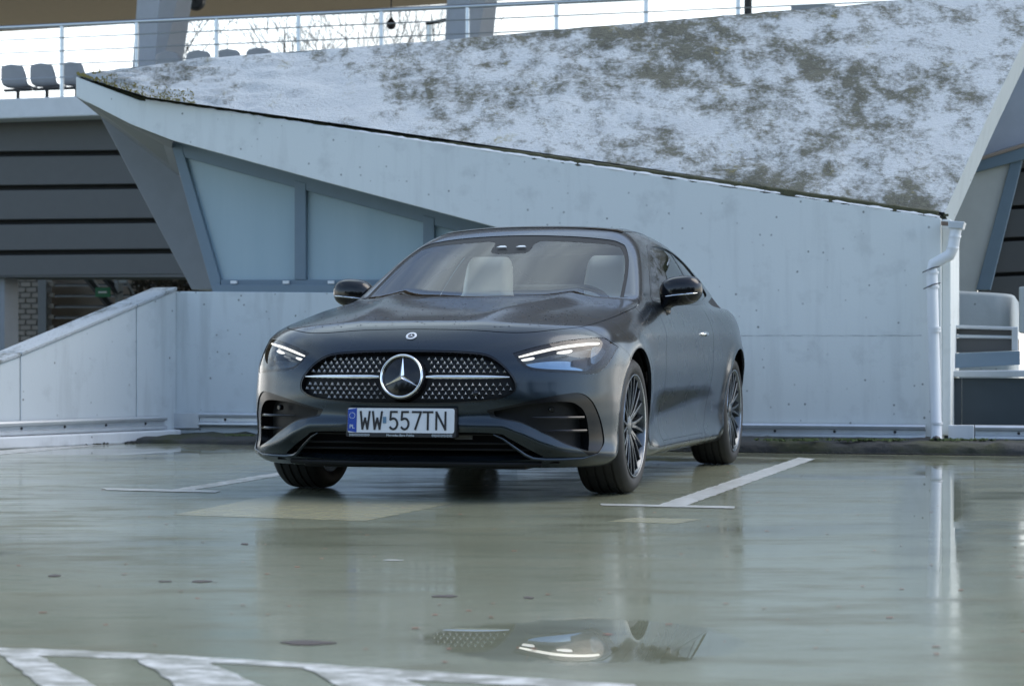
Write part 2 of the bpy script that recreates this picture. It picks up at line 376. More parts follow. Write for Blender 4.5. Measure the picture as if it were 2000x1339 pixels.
# ---- window band under the fascia
WW = W0+.40
wf = empty('frosted_window', S(600, 560, WW))
def wq(name, px, mat, off, thick, bev=.004): return MB().prism(loc(wf, [S(x, y, off) for x, y in px]), EN*thick).build(name, mat, wf, bevel=bev)
wq('frame_side', [(333,278),(354,284),(430,546),(430,570),(415,570)], M_FRAME, WW-.05, .10)
wq('frame_top', [(335,272),(354,306),(1040,492),(1040,455)], M_FRAME, WW-.045, .09)
wq('frame_bottom', [(431,546),(1040,546),(1040,558),(431,558)], M_FRAME, WW-.046, .09)
wq('sill', [(415,556),(1040,556),(1040,571),(415,571)], M_FRAME, WW-.09, .14)
wq('mullion', [(575,352),(597,358),(597,546),(575,546)], M_FRAME, WW-.052, .09)
wq('mullion', [(826,420),(848,426),(848,546),(826,546)], M_FRAME, WW-.052, .09)
wq('pane', [(352,302),(578,362),(578,548),(430,548)], M_FROST, WW-.005, .02, 0)
wq('pane', [(594,366),(829,430),(829,548),(594,548)], M_FROST, WW-.005, .02, 0)
wq('pane', [(845,434),(1040,488),(1040,548),(845,548)], M_FROST, WW-.005, .02, 0)
for x in (450, 552, 640, 760): MB().prism(loc(wf, [S(x,548,WW-.07), S(x+12,548,WW-.07), S(x+12,554,WW-.07), S(x,554,WW-.07)]), EN*.02).build('drain_cap', M_PVC, wf)
tag(wf, 'frosted window band in a blue grey frame under the fascia', 'window')

# ---- low wall under the window, and the ramp wall that drops towards the viewer
lw = empty('low_wall', S(500, 850, WW+.02).xy.to_3d())
c0 = S(345, 567, WW-.10); cL = S(318, 568.5, WW-.10); c1 = S(1040, 574, WW-.10)
MB().prism(loc(lw, [Vector((cL.x, cL.y, 0))+EN*.0, Vector((c1.x, c1.y, 0)), c1, cL]), EN*.30).build('wall_face', M_RAMP, lw, bevel=.01)
tag(lw, 'low white concrete wall carrying the frosted window', 'wall')
rw = empty('ramp_wall', (-3.4, 16.0, 0))
C = Vector((c0.x, c0.y, 0)); far = GP(0, 876); dirr = (far-C); dirr.z = 0; dl = dirr.length; dirr.normalize(); perp = Vector((dirr.y, -dirr.x, 0)); perp = perp if perp.x < 0 else -perp
hz0 = c0.z; pl_ = SP(0, 712, C, perp.cross(UP).cross(UP)) if False else None
def on_ramp(px, py):           # point on the ramp wall's upright face
    return SP(px, py, C, perp)
a0 = on_ramp(0, 712); slope = (a0.z-hz0)/((a0-C).to_2d().length)
segs = [0, on_ramp(267, 700), on_ramp(40, 700), None]
ds = [0.0, (segs[1]-C).to_2d().length, (segs[2]-C).to_2d().length, (segs[2]-C).to_2d().length+1.5]
for i in range(3):
    d0, d1 = ds[i]+.004, ds[i+1]-.004
    p0 = C+dirr*d0; p1 = C+dirr*d1; z0 = hz0+slope*d0; z1 = max(.25, hz0+slope*d1)
    MB().prism(loc(rw, [p0, p1, p1+UP*z1, p0+UP*z0]), perp*.24).build('wall_panel', M_RAMP, rw, bevel=.008)
    q0 = p0-perp*.012; q1 = p1-perp*.012
    MB().prism(loc(rw, [q0+UP*z0, q1+UP*z1, q1+UP*(z1+.03), q0+UP*(z0+.03)]), perp*.265).build('coping_stone', M_MOSSY, rw, bevel=.008)
MB().prism(loc(rw, [C+dirr*.02+perp*.03, C+dirr*(ds[3]-.05)+perp*.03, C+dirr*(ds[3]-.05)+perp*.03+UP*.2, C+dirr*.02+perp*.03+UP*(hz0-.02)]), perp*.16).build('joint_filler', M_LGAP, rw)
tag(rw, 'white concrete ramp wall sloping down away from the frosted window', 'wall')

# ---- shaded pier and soffit under the pointed end of the fascia
PO = W0+.95
pr = empty('leaning_pier', S(390, 560, PO))
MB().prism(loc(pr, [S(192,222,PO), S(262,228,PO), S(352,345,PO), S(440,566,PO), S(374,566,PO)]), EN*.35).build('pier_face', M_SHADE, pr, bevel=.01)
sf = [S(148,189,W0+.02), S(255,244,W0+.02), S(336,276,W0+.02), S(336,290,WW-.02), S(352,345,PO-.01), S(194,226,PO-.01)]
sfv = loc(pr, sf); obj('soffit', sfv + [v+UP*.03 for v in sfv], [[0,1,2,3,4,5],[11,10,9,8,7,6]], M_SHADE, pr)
tag(pr, 'grey leaning concrete pier in the shade under the fascia tip', 'pier')

# ---- kerbs, steel plinth rails
def rail(name, p0, p1, nout, z0, label, bolts=True):
    "pressed steel channel: two bright beads with a dark web, fixed on the wall"
    o = empty(name, (p0.x, p0.y, 0)); d = (p1-p0); Ld = d.length; d.normalize()
    prof = [(.012,0),(.045,.004),(.052,.014),(.050,.030),(.018,.038),(.016,.066),(.046,.074),(.050,.092),(.040,.104),(.012,.108)]
    vs = []; 
    for e in (0, Ld):
        for q, z in prof: vs.append(d*e + nout*q + UP*(z0+z))
    n = len(prof); obj('channel', vs, [[i, i+1, n+i+1, n+i] for i in range(n-1)] + [list(range(n-1,-1,-1)), list(range(n, 2*n))], M_GALV, o)
    if bolts:
        k = int(Ld/.42)
        for i in range(k):
            x = (i+.5)*Ld/k; bo = MB().lathe([(0,.0),(0,.011),(.008,.008),(.008,0)], 8, 'z').build('bolt', M_BLACK, o); bo.location = d*x + nout*.018 + UP*(z0+.052); bo.rotation_euler = nout.to_track_quat('Z','Y').to_euler()
    tag(o, label, 'rail'); return o
nf = -EN
def kerb(name, p0, p1, nout, depth, h, label, tilt=.0):
    o = empty(name, (p0.x, p0.y, 0)); d = p1-p0; Ld = d.length; d.normalize(); n = int(Ld/.09); vs = []; fs = []
    pr_ = [(.0, h+.01), (depth*.35, h+.004), (depth*.75, h-.006), (depth*.95, h-.018), (depth, h*.45), (depth+.008, -.002)]
    for i in range(n+1):
        for q, z in pr_:
            j = random.gauss(0, .006); vs.append(d*(Ld*i/n) + nout*(q+j*(q > 0)) + UP*(z + (random.gauss(0, .007) if z > 0 else 0)))
    m = len(pr_)
    for i in range(n):
        for k in range(m-1): fs.append([i*m+k, i*m+k+1, (i+1)*m+k+1, (i+1)*m+k])
    obj('kerb_top', vs, fs, M_KERB, o, True); tag(o, label, 'kerb'); return o
wp = lambda px, off=W0: Vector((S(px, 860, off).x, S(px, 860, off).y, 0))
kerb('kerb', wp(1000), wp(2250), nf, .52, .082, 'rough mossy concrete kerb running past the foot of the drainpipe')
dg = empty('drain_channel', wp(1000)+nf*.56); MB().prism(loc(dg, [wp(1000)+nf*.535+UP*.003, wp(2250)+nf*.535+UP*.003, wp(2250)+nf*.60+UP*.003, wp(1000)+nf*.60+UP*.003]), UP*.004).build('grate', M_LGAP, dg)
dgs = MB()
for k in range(110): dgs.box(wp(1000)+(wp(2250)-wp(1000))*(k/110)+nf*.568+UP*.0085-dg.location, (.012,.05,.004), Matrix.Rotation(-AL, 3, 'Z'))
dgs.build('grate_bars', M_KERB, dg)['kind'] = 'stuff'; tag(dg, 'narrow dark drain channel along the mossy kerb', 'drain')
rail('plinth_rail', wp(1012), wp(1808), nf, .080, 'galvanised steel plinth rail along the tall white wall')
rail('plinth_rail', wp(1905), wp(2250), nf, .080, 'galvanised steel plinth rail beyond the drainpipe')
kerb('kerb', wp(332, WW-.10), wp(1010, WW-.10), nf, .62, .052, 'rough mossy concrete kerb under the low white wall')
rail('plinth_rail', wp(392, WW-.10), wp(1010, WW-.10), nf, .115, 'short galvanised steel plinth rail on the low white wall')
pn = -perp
rail('plinth_rail', C+dirr*.16+pn*.004, C+dirr*(ds[3]), pn, .09, 'long galvanised steel plinth rail on the ramp wall')
kb = empty('kerb', C); q0 = C+dirr*.05; q1 = C+dirr*ds[3]
MB().prism(loc(kb, [q0, q1, q1+UP*.088, q0+UP*.088]), pn*.10).build('kerb_body', M_COPE, kb, bevel=.012); tag(kb, 'smooth pale kerb strip along the ramp wall', 'kerb')
cp = empty('connector_plate', wp(345, WW-.10)); 
q = [S(326,806,WW-.13), S(389,806,WW-.13), S(389,836,WW-.13), S(326,836,WW-.13)]
MB().prism(loc(cp, [Vector(p) for p in q]), EN*.02).build('plate', M_GALV, cp, bevel=.003)
tag(cp, 'flat steel plate joining the rails in the wall corner', 'plate')
# mossy dirt heap and clumps
def clumps(name, centres, n, spread, rr, mat, label, cat, flat=.5):
    m = MB()
    for i in range(n):
        c_ = Vector(random.choice(centres)); p = c_ + Vector((random.gauss(0, spread), random.gauss(0, spread*.6), 0)); r = random.uniform(*rr)
        M = Matrix.Rotation(random.uniform(0, 6.28), 3, 'Z') @ Matrix.Rotation(random.uniform(-.8, .8), 3, 'X')
        m.add([p + M @ Vector((math.cos(a)*r, math.sin(a)*r, random.uniform(0, r*flat))) for a in (0, 2.1, 4.2)] + [p + Vector((0, 0, r*flat*1.6))], [[0,1,3],[1,2,3],[2,0,3]])
    return tag(m.build(name, mat), label, cat, kind='stuff')
M_MOSS2 = simple('green_moss', (.05, .075, .02), .9, 0, .4, 20)
clumps('moss_tufts', [GP(x, 860, .085) + Vector((0, .02, 0)) for x in (1515, 1580, 1660, 1675, 1720, 1740, 1860, 1900)], 420, .07, (.008, .022), M_MOSS2, 'green moss tufts on the kerb under the tall white wall', 'moss')
clumps('moss_tufts', [GP(x, y, .07) for x, y in ((330,838),(360,835),(440,834),(480,842),(470,850),(400,838))], 420, .07, (.006, .016), M_MOSS2, 'green moss tufts on the kerb under the low wall', 'moss')
clumps('dirt_heap', [GP(x, y) for x, y in ((190,862),(170,868),(215,861),(240,865))], 520, .06, (.008, .022), M_KERB, 'small heap of dark dirt against the ramp wall', "dirt", .6)

# ---- drainpipe at the wall end
dp = empty('drainpipe', wp(1826) + nf*.10)
DO = W0-.10
pp = [S(1868,440,DO-.05), S(1862,482,DO-.05), S(1855,498,DO-.05), S(1822,516,DO-.03), S(1820,530,DO-.03), S(1823,650,DO-.03), S(1829,850,DO-.03), S(1829,861,DO-.05)]
MB().tube(loc(dp, pp), .040, 16).build('pipe', M_PVC, dp, True)
for (x, y, r) in ((1865,462,.044),(1861,484,.044),(1821,532,.045),(1822,560,.0445),(1825,640,.0445),(1825.4,646,.0445),(1829,826,.0445)):
    p = S(x, y, DO-.03 if y > 500 else DO-.05); MB().tube(loc(dp, [p-UP*.008, p+UP*.008]), r, 16).build('collar', M_PVC, dp, True)
p = S(1829, 860, DO-.05); MB().tube(loc(dp, [p-UP*.012-EN*.05, p+UP*.004]), .036, 12).build('outlet', M_BLACK, dp, True)
for (x, y) in ((1821, 524), (1823, 556)): 
    p = S(x, y, DO-.03); MB().tube(loc(dp, [p-EX*.065-UP*.03-EN*.046, p-EN*.047, p+EX*.05+UP*.012-EN*.02]), .004, 6).build('clip_wire', M_BLACK, dp)
MB().prism(loc(dp, [S(1852,431,DO-.10), S(1884,433,DO-.10), S(1880,447,DO-.10), S(1852,445,DO-.10)]), EN*.20).build('spout', M_GALV, dp, bevel=.004)
MB().prism(loc(dp, [S(1838,432,DO), S(1854,433,DO), S(1854,440,DO), S(1838,439,DO)]), EN*.10).build('bracket', M_RUST, dp)
tag(dp, 'white plastic drainpipe with an elbow at the wall end', 'drainpipe')
wr = empty('wall_return', wp(1848, W0+.1)); 
MB().prism(loc(wr, [S(1839,428,W0+.06), S(1857,428,W0+.06), S(1857,850,W0+.06), S(1839,850,W0+.06)]), EN*.9).build('wall_face', M_WALL, wr, bevel=.008)
tag(wr, 'narrow white wall return just behind the drainpipe', 'wall')

# ---- right hand building edge
RO = W0+3.2
rs = empty('side_building', wp(1960, RO))
def rq(name, px, mat, off, thick, bev=.006): return MB().prism(loc(rs, [S(x, y, off) for x, y in px]), EN*thick).build(name, mat, rs, bevel=bev)
rq('cream_panel', [(1838,345),(1908,330),(1984,306),(1898,600),(1838,600)], M_CREAM, RO, .12)
rq('strut', [(1978,300),(2000,300),(1934,566),(1906,566)], M_FRAME, RO-.03, .12)
rq('head_beam', [(1900,318),(2080,262),(2080,290),(1900,338)], M_FRAME, RO-.06, .14)
rq('brown_trim', [(1900,311),(2080,255),(2080,262),(1900,318)], M_TAN, RO-.07, .14)
rq('blue_soffit', [(1860,-40),(2080,-40),(2080,255),(1900,311),(1860,330)], M_COLM, RO+.1, .10)
for i, (y0, y1) in enumerate(((285,332),(340,404),(412,466),(474,534),(542,590))):
    rq('louvre', [(1915,y0),(2090,y0-8),(2090,y1-8),(1915,y1)], M_LOUV, RO+.30, .04)
rq('louvre_backing', [(1910,270),(2090,262),(2090,600),(1910,600)], M_LGAP, RO+.40, .03)
tag(rs, 'grey louvred building corner with a cream panel beyond the drainpipe', 'building')
# curved low wall
cw = empty('curved_wall', wp(1920, W0+1.6)); CO = W0+1.5
pth = [S(1845,600,CO), S(1940,600,CO), S(1968,600,CO), S(1980,600,CO+.12), S(1986,600,CO+.5), S(1990,600,CO+1.6), ]
top_z = [S(1845,566,CO).z, S(1940,571,CO).z, S(1968,573,CO).z, S(1978,574,CO).z, S(1978,574,CO).z, S(1978,574,CO).z]
vs = []; 
for p, z in zip(pth, top_z):
    vs += [Vector((p.x, p.y, 0)), Vector((p.x, p.y, z-.03)), Vector((p.x, p.y, z)) + EN*.02 - EX*.02, Vector((p.x, p.y, z)) + EN*.18 - EX*.10]
n_ = len(pth); obj('wall_face', loc(cw, vs), [[i*4+k, (i+1)*4+k, (i+1)*4+k+1, i*4+k+1] for i in range(n_-1) for k in range(3)], M_CURV, cw, True)
q = [S(1990,560,CO-.2), S(2120,552,CO-.2), S(2120,660,CO-.2), S(1990,650,CO-.2)]
MB().prism(loc(cw, q), EN*.3).build('wall_end', M_CURV, cw, bevel=.01)
tag(cw, 'low white wall with a rounded end beside the louvred building', 'wall')
# metal step unit
mu = empty('metal_step_unit', wp(1930, W0+.6)); MO = W0+.35
def mq(name, px, mat, off, thick, bev=.004): return MB().prism(loc(mu, [S(x, y, off) for x, y in px]), EN*thick).build(name, mat, mu, bevel=bev)
mq('backrest_post', [(1838,634),(1852,634),(1852,690),(1838,690)], M_GALV, MO+.28, .05)
mq('backrest_panel', [(1852,634),(1978,638),(1978,644),(1852,640)], M_GALV, MO+.26, .06)
mq('backrest_panel', [(1852,641),(1976,645),(1976,655),(1852,652)], M_LOUV, MO+.31, .03)
mq('backrest_panel', [(1852,653),(1976,656),(1976,661),(1852,659)], M_GALV, MO+.285, .04)
mq('backrest_panel', [(1852,660),(1990,662),(1990,684),(1852,689)], M_LOUV, MO+.305, .03)
mq('backrest_post', [(1976,638),(1988,638),(1988,684),(1976,684)], M_GALV, MO+.275, .05)
mq('kick_panel', [(1840,691),(1992,685),(1992,712),(1840,720)], M_FRAME, MO+.16, .04)
mq('seat_plate', [(1838,724),(2140,722),(2140,736),(1838,736)], M_GALV, MO, .40)
mq('front_panel', [(1838,738),(1878,738),(1878,856),(1838,856)], M_DARKPANEL, MO+.055, .03)
mq('front_panel', [(1879,738),(2140,738),(2140,856),(1879,856)], M_DARKPANEL, MO+.05, .03)
mq('base_plate', [(1852,830),(1902,830),(1902,858),(1852,858)], M_COPE, W0-.06, .05)
tag(mu, 'metal bench with a dark glossy front panel beside the drainpipe', 'bench')

# ================================================================== UPPER DECK AND BACKGROUND
DK = 27.15; DZ = 4.28
dk = empty('upper_deck', S(90, 232, DK).xy.to_3d())
z0 = DZ-.30
pa, pb = S(-500, 200, DK-.3), S(2400, 200, DK-.3)
MB().prism(loc(dk, [Vector((pa.x,pa.y,z0)), Vector((pb.x,pb.y,z0)), Vector((pb.x,pb.y,DZ-.02)), Vector((pa.x,pa.y,DZ-.02))]), EN*9).build('deck_slab', M_BEAM, dk, bevel=.02)
for i, (y0, y1) in enumerate(((226,294),(304,360),(370,427),(437,487),(497,537))):
    MB().prism(loc(dk, [S(-400, y0+6, DK+.15), S(560, y0-4, DK+.15), S(560, y1-4, DK+.15), S(-400, y1+6, DK+.15)]), EN*.10).build('louvre', M_LOUV, dk, bevel=.01)
MB().prism(loc(dk, [S(-400,220,DK+.3), S(560,220,DK+.3), S(560,534,DK+.3), S(-400,540,DK+.3)]), EN*.05).build('louvre_backing', M_LGAP, dk)
MB().prism(loc(dk, [S(-400,534,DK+.16), S(560,530,DK+.16), S(560,541,DK+.16), S(-400,541,DK+.16)]), EN*1.2).build('edge_beam', M_LOUV, dk)
MB().prism(loc(dk, [S(-60,540,DK+.3), S(9,540,DK+.3), S(9,760,DK+.3), S(-60,760,DK+.3)]), EN*.4).build('post', M_SHADE, dk)
tag(dk, 'upper deck with a white edge over dark grey louvres', 'deck')

# railing
rg = empty('railing', S(120, 192, DK)); 
step = None
pxs = [-30, 121, 267, 423, 583, 745, 913, 1087, 1262, 1442]
zt = S(120, 49, DK).z
def at_z(px, z, off=DK): p = S(px, 100, off); return Vector((p.x, p.y, z))
xs0 = at_z(-400, zt); xs1 = at_z(1800, zt)
MB().tube(loc(rg, [xs0, xs1]), .030, 10).build('top_rail', M_STEEL, rg, True)
for px in pxs: MB().tube(loc(rg, [at_z(px, DZ-.25), at_z(px, zt-.02)]), .030, 10).build('post', M_STEEL, rg, True)
for k in range(4):
    z = zt - .185*(k+1); MB().tube(loc(rg, [at_z(-400, z, DK-.03), at_z(1800, z, DK-.03)]), .009, 6).build('wire', M_STEEL, rg, True)
tag(rg, 'stainless steel railing with horizontal wires along the upper deck', 'railing')

# plastic stadium seats behind the railing
def seat(loc_, rz):
    o = empty('stadium_seat', loc_, rz); n, m = 9, 9; vs = []
    prof = [(-.022,.862,.50),(-.02,.856,.66),(-.015,.838,.80),(-.005,.80,.90),(.03,.66,1.0),(.05,.55,1.02),(.09,.47,1.0),(.22,.44,1.0),(.40,.455,.95)]
    for (y, z, wd) in prof:
        for i in range(n):
            t = i/(n-1)*2-1; vs.append((t*.205*wd, -y + .035*t*t*-1, z + (.02*t*t if z < .5 else 0) - (.012*t*t if z > .83 else 0)))
    fs = [[j*n+i, j*n+i+1, (j+1)*n+i+1, (j+1)*n+i] for j in range(m-1) for i in range(n-1)]
    s = obj('shell', vs, fs, M_SEATPL, o, True); md = s.modifiers.new('t', 'SOLIDIFY'); md.thickness = .018
    MB().box((0,-.2,.40), (.44,.06,.05)).build('beam', M_BLACK, o)
    MB().box((.0,-.2,.19), (.04,.04,.38)).build('leg', M_BLACK, o)
    return o
prot = None
for i, (px, lab_) in enumerate(((22, 0), (79, 0), (137, 1), (325, 2), (385, 3), (443, 3), (503, 3))):
    p = S(px, 170, DK+.9)
    o = seat((p.x, p.y, DZ-.02), -AL+math.pi); o.scale = (1, 1, .76 if px < 200 else .87)
    tag(o, ('grey plastic stadium seat on a beam, clear of posts and slab', 'grey plastic stadium seat crossed by a railing post', 'grey plastic stadium seat in front of the wide canopy column', 'grey stadium seat whose top peeks over the sloping slab')[lab_], 'seat', 'stadium seats on the upper deck')

# columns under the canopy
def column(pl, label):
    o = empty('canopy_column', S(pl[0], 200, DK+2.0).xy.to_3d() + UP*(DZ-.02))
    a, b_, c_ = [[S(x, y, off) for (x, y) in pair] for pair, off in zip(pl[1], (DK+2.0, DK+1.7, DK+2.4))]
    lo = [p[0] for p in (a, b_, c_)]; hi = [p[1] for p in (a, b_, c_)]
    def ext(p, q, z): t = (z-p.z)/(q.z-p.z); return p.lerp(q, t)
    L0 = [ext(p, q, DZ-.02) for p, q in zip(lo, hi)]; H0 = [ext(p, q, 8.9) for p, q in zip(lo, hi)]
    L0.append(L0[0]+L0[2]-L0[1]); H0.append(H0[0]+H0[2]-H0[1])
    MB().add(loc(o, L0+H0), [[0,1,5,4],[1,2,6,5],[2,3,7,6],[3,0,4,7],[4,5,6,7],[3,2,1,0]]).build('shaft', M_COLM, o, bevel=.02)
    tag(o, label, 'column')
column((312, (((258,130),(267,0)), ((302,130),(311,0)), ((356,130),(376,0)))), 'grey angular canopy column next to the row of seats')
column((915, (((868,90),(872,0)), ((916,90),(918,0)), ((962,90),(972,0)))), 'grey angular canopy column beside the cut-off lamp post')
# canopy soffit
ca = empty('canopy_roof', (0, 45, 8.8)); 
ZC = 8.8
def cz(px, py): return EYE + ray(px, py)*((ZC-CH)/ray(px, py).z)
far_a, far_b = cz(-100, 69), cz(1100, -6)
dv = far_b-far_a; far_a = far_a-dv*.6; far_b = far_b+dv*1.2
near = -EN*22
MB().prism(loc(ca, [far_a, far_b, far_b+near, far_a+near]), UP*.4).build('soffit', M_SOFF, ca); tag(ca, 'brown underside of the canopy roof high over the railing', 'canopy')
# hanging lamp, loudspeaker, lamp post, dark post, sign
hl = empty('hanging_lamp', YP(764, 70, 36)); t = YP(764, 48, 36)
MB().lathe([(.10,.005),(.11,.04),(.15,.078),(.20,.082),(.24,.065),(.30,.022),(.33,.008)], 16, 'z').build('globe', M_BLACK, hl, True)
MB().tube([(0,0,.32),(0,0,8.8-hl.location.z)], .012, 6).build('cord', M_BLACK, hl); tag(hl, 'dark round lamp hanging on a cord behind the railing', 'lamp')
ls = empty('loudspeaker', YP(383, 23, 34)); MB().lathe([(-.12,.02),(-.1,.12),(.0,.16),(.12,.13),(.14,0)], 16, 'y').build('horn', M_BLACK, ls, True); ls.children[0].location = (0,0,.17)
MB().tube([(0,.02,.30),(0,.02,8.8-ls.location.z)], .03, 6).build('stem', M_BLACK, ls); tag(ls, 'black round loudspeaker hung beside the canopy column', 'loudspeaker')
lp = empty('lamp_post', YP(838, 80, 34).xy.to_3d() + UP*(DZ-.02)); zt_ = YP(838, 50, 34).z-(DZ-.02)
MB().tube([(0,0,0),(0,0,zt_)], .045, 8).build('pole', M_STEEL, lp, True)
MB().prism([(-.05,-.06,zt_),(.30,-.06,zt_+.07),(.30,-.06,zt_+.11),(-.05,-.06,zt_+.05)], (0,.12,0)).build('lamp_head', M_BLACK, lp, bevel=.01); tag(lp, 'low lamp post with a flat angled head next to a column', 'lamp post')
bp = empty('sign_post', YP(1461, 60, 30).xy.to_3d() + UP*(DZ-.02)); MB().tube([(0,0,0),(0,0,3)], .055, 10).build('pole', M_BLACK, bp, True); tag(bp, 'thick dark post standing behind the railing', 'post')
gs = empty('deck_sign', YP(1588, 60, 31).xy.to_3d() + UP*(DZ-.02)); MB().box((0,0,.75), (.64,.04,1.5)).build('board', M_COLM, gs, bevel=.01)
mk = MB()
for cx in (-.17, .13): mk.tube([(cx+.09*math.cos(a), -.028, .74+.10*math.sin(a)) for a in np.linspace(.2, 4.4, 12)], .011, 5)
mk.build('painted_mark', M_BLACK, gs); tag(gs, 'blue grey board with dark curved marks behind the railing', 'sign')

# ---- under the deck: brick wall, slatted fence, stair, green sign
BO = DK+6
bw = empty('brick_wall', S(40, 700, BO).xy.to_3d())
MB().prism(loc(bw, [S(-80,530,BO), S(76,530,BO), S(76,790,BO), S(-80,790,BO)]), EN*.2).build('mortar_bed', M_MORTAR, bw)
p0 = S(8, 540, BO); bwid = (S(30,600,BO)-S(8,600,BO)).length; bh = (S(8,540,BO)-S(8,550.5,BO)).length
proto = MB().box((0,0,0), (bwid-.02, .05, bh-.022)).build('brick', M_BRICK, bw, bevel=.004)
first = True
for r in range(15):
    for k in range(-1, 4):
        px = p0 + EX*(bwid*(k+.5+(r%2)*.5)) - UP*(bh*(r+.5)) - EN*.012
        o = proto if first else proto.copy(); 
        if not first: COL.objects.link(o); o.parent = bw
        first = False; o.location = px - bw.location; o.rotation_euler = (0,0,-AL)
tag(bw, 'pale brick wall in the shade under the upper deck', 'wall')
sfn = empty('slatted_fence', S(200, 700, BO+1).xy.to_3d())
MB().prism(loc(sfn, [S(74,535,BO-.1), S(90,535,BO-.1), S(90,790,BO-.1), S(74,790,BO-.1)]), EN*.2).build('post', M_SHADE, sfn)
for i in range(7):
    y0 = 536+i*21; MB().prism(loc(sfn, [S(90,y0+2,BO+.6), S(420,y0+1,BO+.6), S(420,y0+17,BO+.6), S(90,y0+18,BO+.6)]), EN*.08).build('slat', M_TAN, sfn)
for i in range(7):
    y0 = 556+i*21; MB().prism(loc(sfn, [S(90,y0-2,BO), S(420,y0-3,BO), S(420,y0,BO), S(90,y0+1,BO)]), EN*.05).build('rail_bar', M_BLACK, sfn)
tag(sfn, 'tan slatted fence with dark rails beside the brick wall', 'fence')
st = empty('steel_stair', S(235, 700, BO-1).xy.to_3d())
for (x0, y0, x1, y1) in ((165,535,225,610),(200,535,235,575),(232,535,233,640),(245,545,262,575)):
    MB().tube(loc(st, [S(x0,y0,BO-1), S(x1,y1,BO-1)]), .07 if x0 < 240 else .02, 6).build('stringer', M_BLACK if x0 < 230 else M_SHADE, st)
MB().box(S(236,546,BO-1)-st.location, (.2,.1,.12)).build('bracket', M_COLM, st)
tag(st, 'dark diagonal steel stair strut under the upper deck', 'stair')
sg = empty('green_sign', S(200, 577, BO-1.2)); q = [S(186,561,BO-1.2), S(214,561,BO-1.2), S(214,580,BO-1.2), S(186,580,BO-1.2)]
MB().prism(loc(sg, q), EN*.04).build('board', M_GREEN, sg, bevel=.004); 
MB().prism(loc(sg, [S(192,569,BO-1.21), S(208,569,BO-1.21), S(208,572,BO-1.21), S(192,572,BO-1.21)]), EN*.005).build('stripe', M_PVC, sg); tag(sg, 'small green sign under the upper deck', 'sign')
M_BUSH = simple('dark_undergrowth', (.05, .042, .03), .9, 0, .6, 3)
bsh = MB()
for k in range(1500):
    p = S(random.uniform(255, 460), random.uniform(530, 660), BO+random.uniform(-.7, .3)); r = random.uniform(.04, .10); M = Matrix.Rotation(random.uniform(0,6), 3, 'Y') @ Matrix.Rotation(random.uniform(0,6), 3, 'X')
    bsh.add([p + M @ Vector(q)*r for q in ((-1,0,0),(0,-.3,.2),(1,0,0),(0,.3,-.2))], [[0,1,2],[0,2,3]])
tag(bsh.build('undergrowth', M_BUSH), 'dark dry undergrowth behind the steel stair', 'undergrowth', kind='stuff')

rt = empty('backing_wall', S(250, 700, BO+5).xy.to_3d())  # backing added beyond the fence to close off the bright sky
MB().prism(loc(rt, [S(-300,500,BO+5), S(700,500,BO+5), S(700,760,BO+5), S(-300,760,BO+5)]), EN*.3).build('wall_face', M_SHADE, rt); tag(rt, 'dim grey backing wall added far behind the slatted fence to hide bright sky', 'wall')
# ---- bare trees beyond
def bare_tree(px, y, ztop, label, seed):
    rnd = random.Random(seed); base = YP(px, 500, y); base.z = 0; o = empty('bare_tree', base); mt = MB(); mc = MB()
    H = ztop
    def grow(p, d, L_, r, lv):
        n = 4; pts = [p]; rs = [r]; q = p
        for i in range(n):
            d = (d + Vector((rnd.gauss(0,.14), rnd.gauss(0,.14), rnd.gauss(.03,.08)))).normalized(); q = q + d*(L_/n); pts.append(q); rs.append(max(.009, r*(1-.5*(i+1)/n)))
        (mt if lv < 1 else mc).tube(pts, rs, 6 if lv < 2 else 4, cap=False)
        if lv >= 6: return
        for i in range(3 if lv < 4 else 2):
            k = rnd.randint(1, n); nd = (d + Vector((rnd.gauss(0,.45), rnd.gauss(0,.45), rnd.gauss(.22,.2)))).normalized(); grow(pts[k], nd, L_*rnd.uniform(.6,.8), rs[k]*.6, lv+1)
    grow(Vector((0,0,0)), Vector((0,0,1)), H*.55, .15, 0)
    mt.build('trunk', M_BARK, o, True); mc.build('crown', M_BARK, o, True); tag(o, label, 'tree', 'bare trees beyond the deck')
bare_tree(585, 62, 12.2, 'bare leafless tree with a leaning trunk between two railing posts', 3)
bare_tree(480, 60, 10.5, 'slender bare tree with fine twigs beside the wide canopy column', 5)
bare_tree(690, 66, 11.5, 'bare leafless tree behind the hanging lamp', 11)

# ================================================================== FLOOR MARKINGS
def sheet(name, px, mat, z, label, cat, jit=0, kind=None):
    P = [GP(x, y) for x, y in px]; 
    if jit:
        Q = []
        for i in range(len(P)):
            a, b_ = P[i], P[(i+1)%len(P)]; n = max(1, int((b_-a).length/.05))
            for k in range(n): Q.append(a.lerp(b_, k/n) + Vector((random.gauss(0,jit), random.gauss(0,jit), 0)))
        P = Q
    c_ = sum(P, Vector())/len(P); o = obj(name, [(p.x-c_.x, p.y-c_.y, 0) for p in P], [list(range(len(P)))], mat); o.location = (c_.x, c_.y, z)
    if o.data.polygons[0].normal.z < 0: o.data.flip_normals()
    return tag(o, label, cat, kind=kind or 'structure')
sheet('bay_line', [(1283,986.5),(1338,987.5),(1592,896),(1560,893)], M_LINE, .0012, 'white bay line beside the car\'s driver side', 'marking', .003)
sheet('bay_line', [(1172,983.5),(1176,987),(1433,993),(1437,989)], M_LINE, .0024, 'short white cross bar closing the bay line', 'marking', .003)
sheet('bay_line', [(330,956.5),(372,957.5),(545,929),(720,903),(690,902),(520,926)], M_LINEW, .0012, 'worn white bay line running under the car', 'marking', .004)
sheet('bay_line', [(196,953),(210,957),(420,962),(432,958)], M_LINE, .0024, 'short white cross bar beside the ramp wall', 'marking', .003)
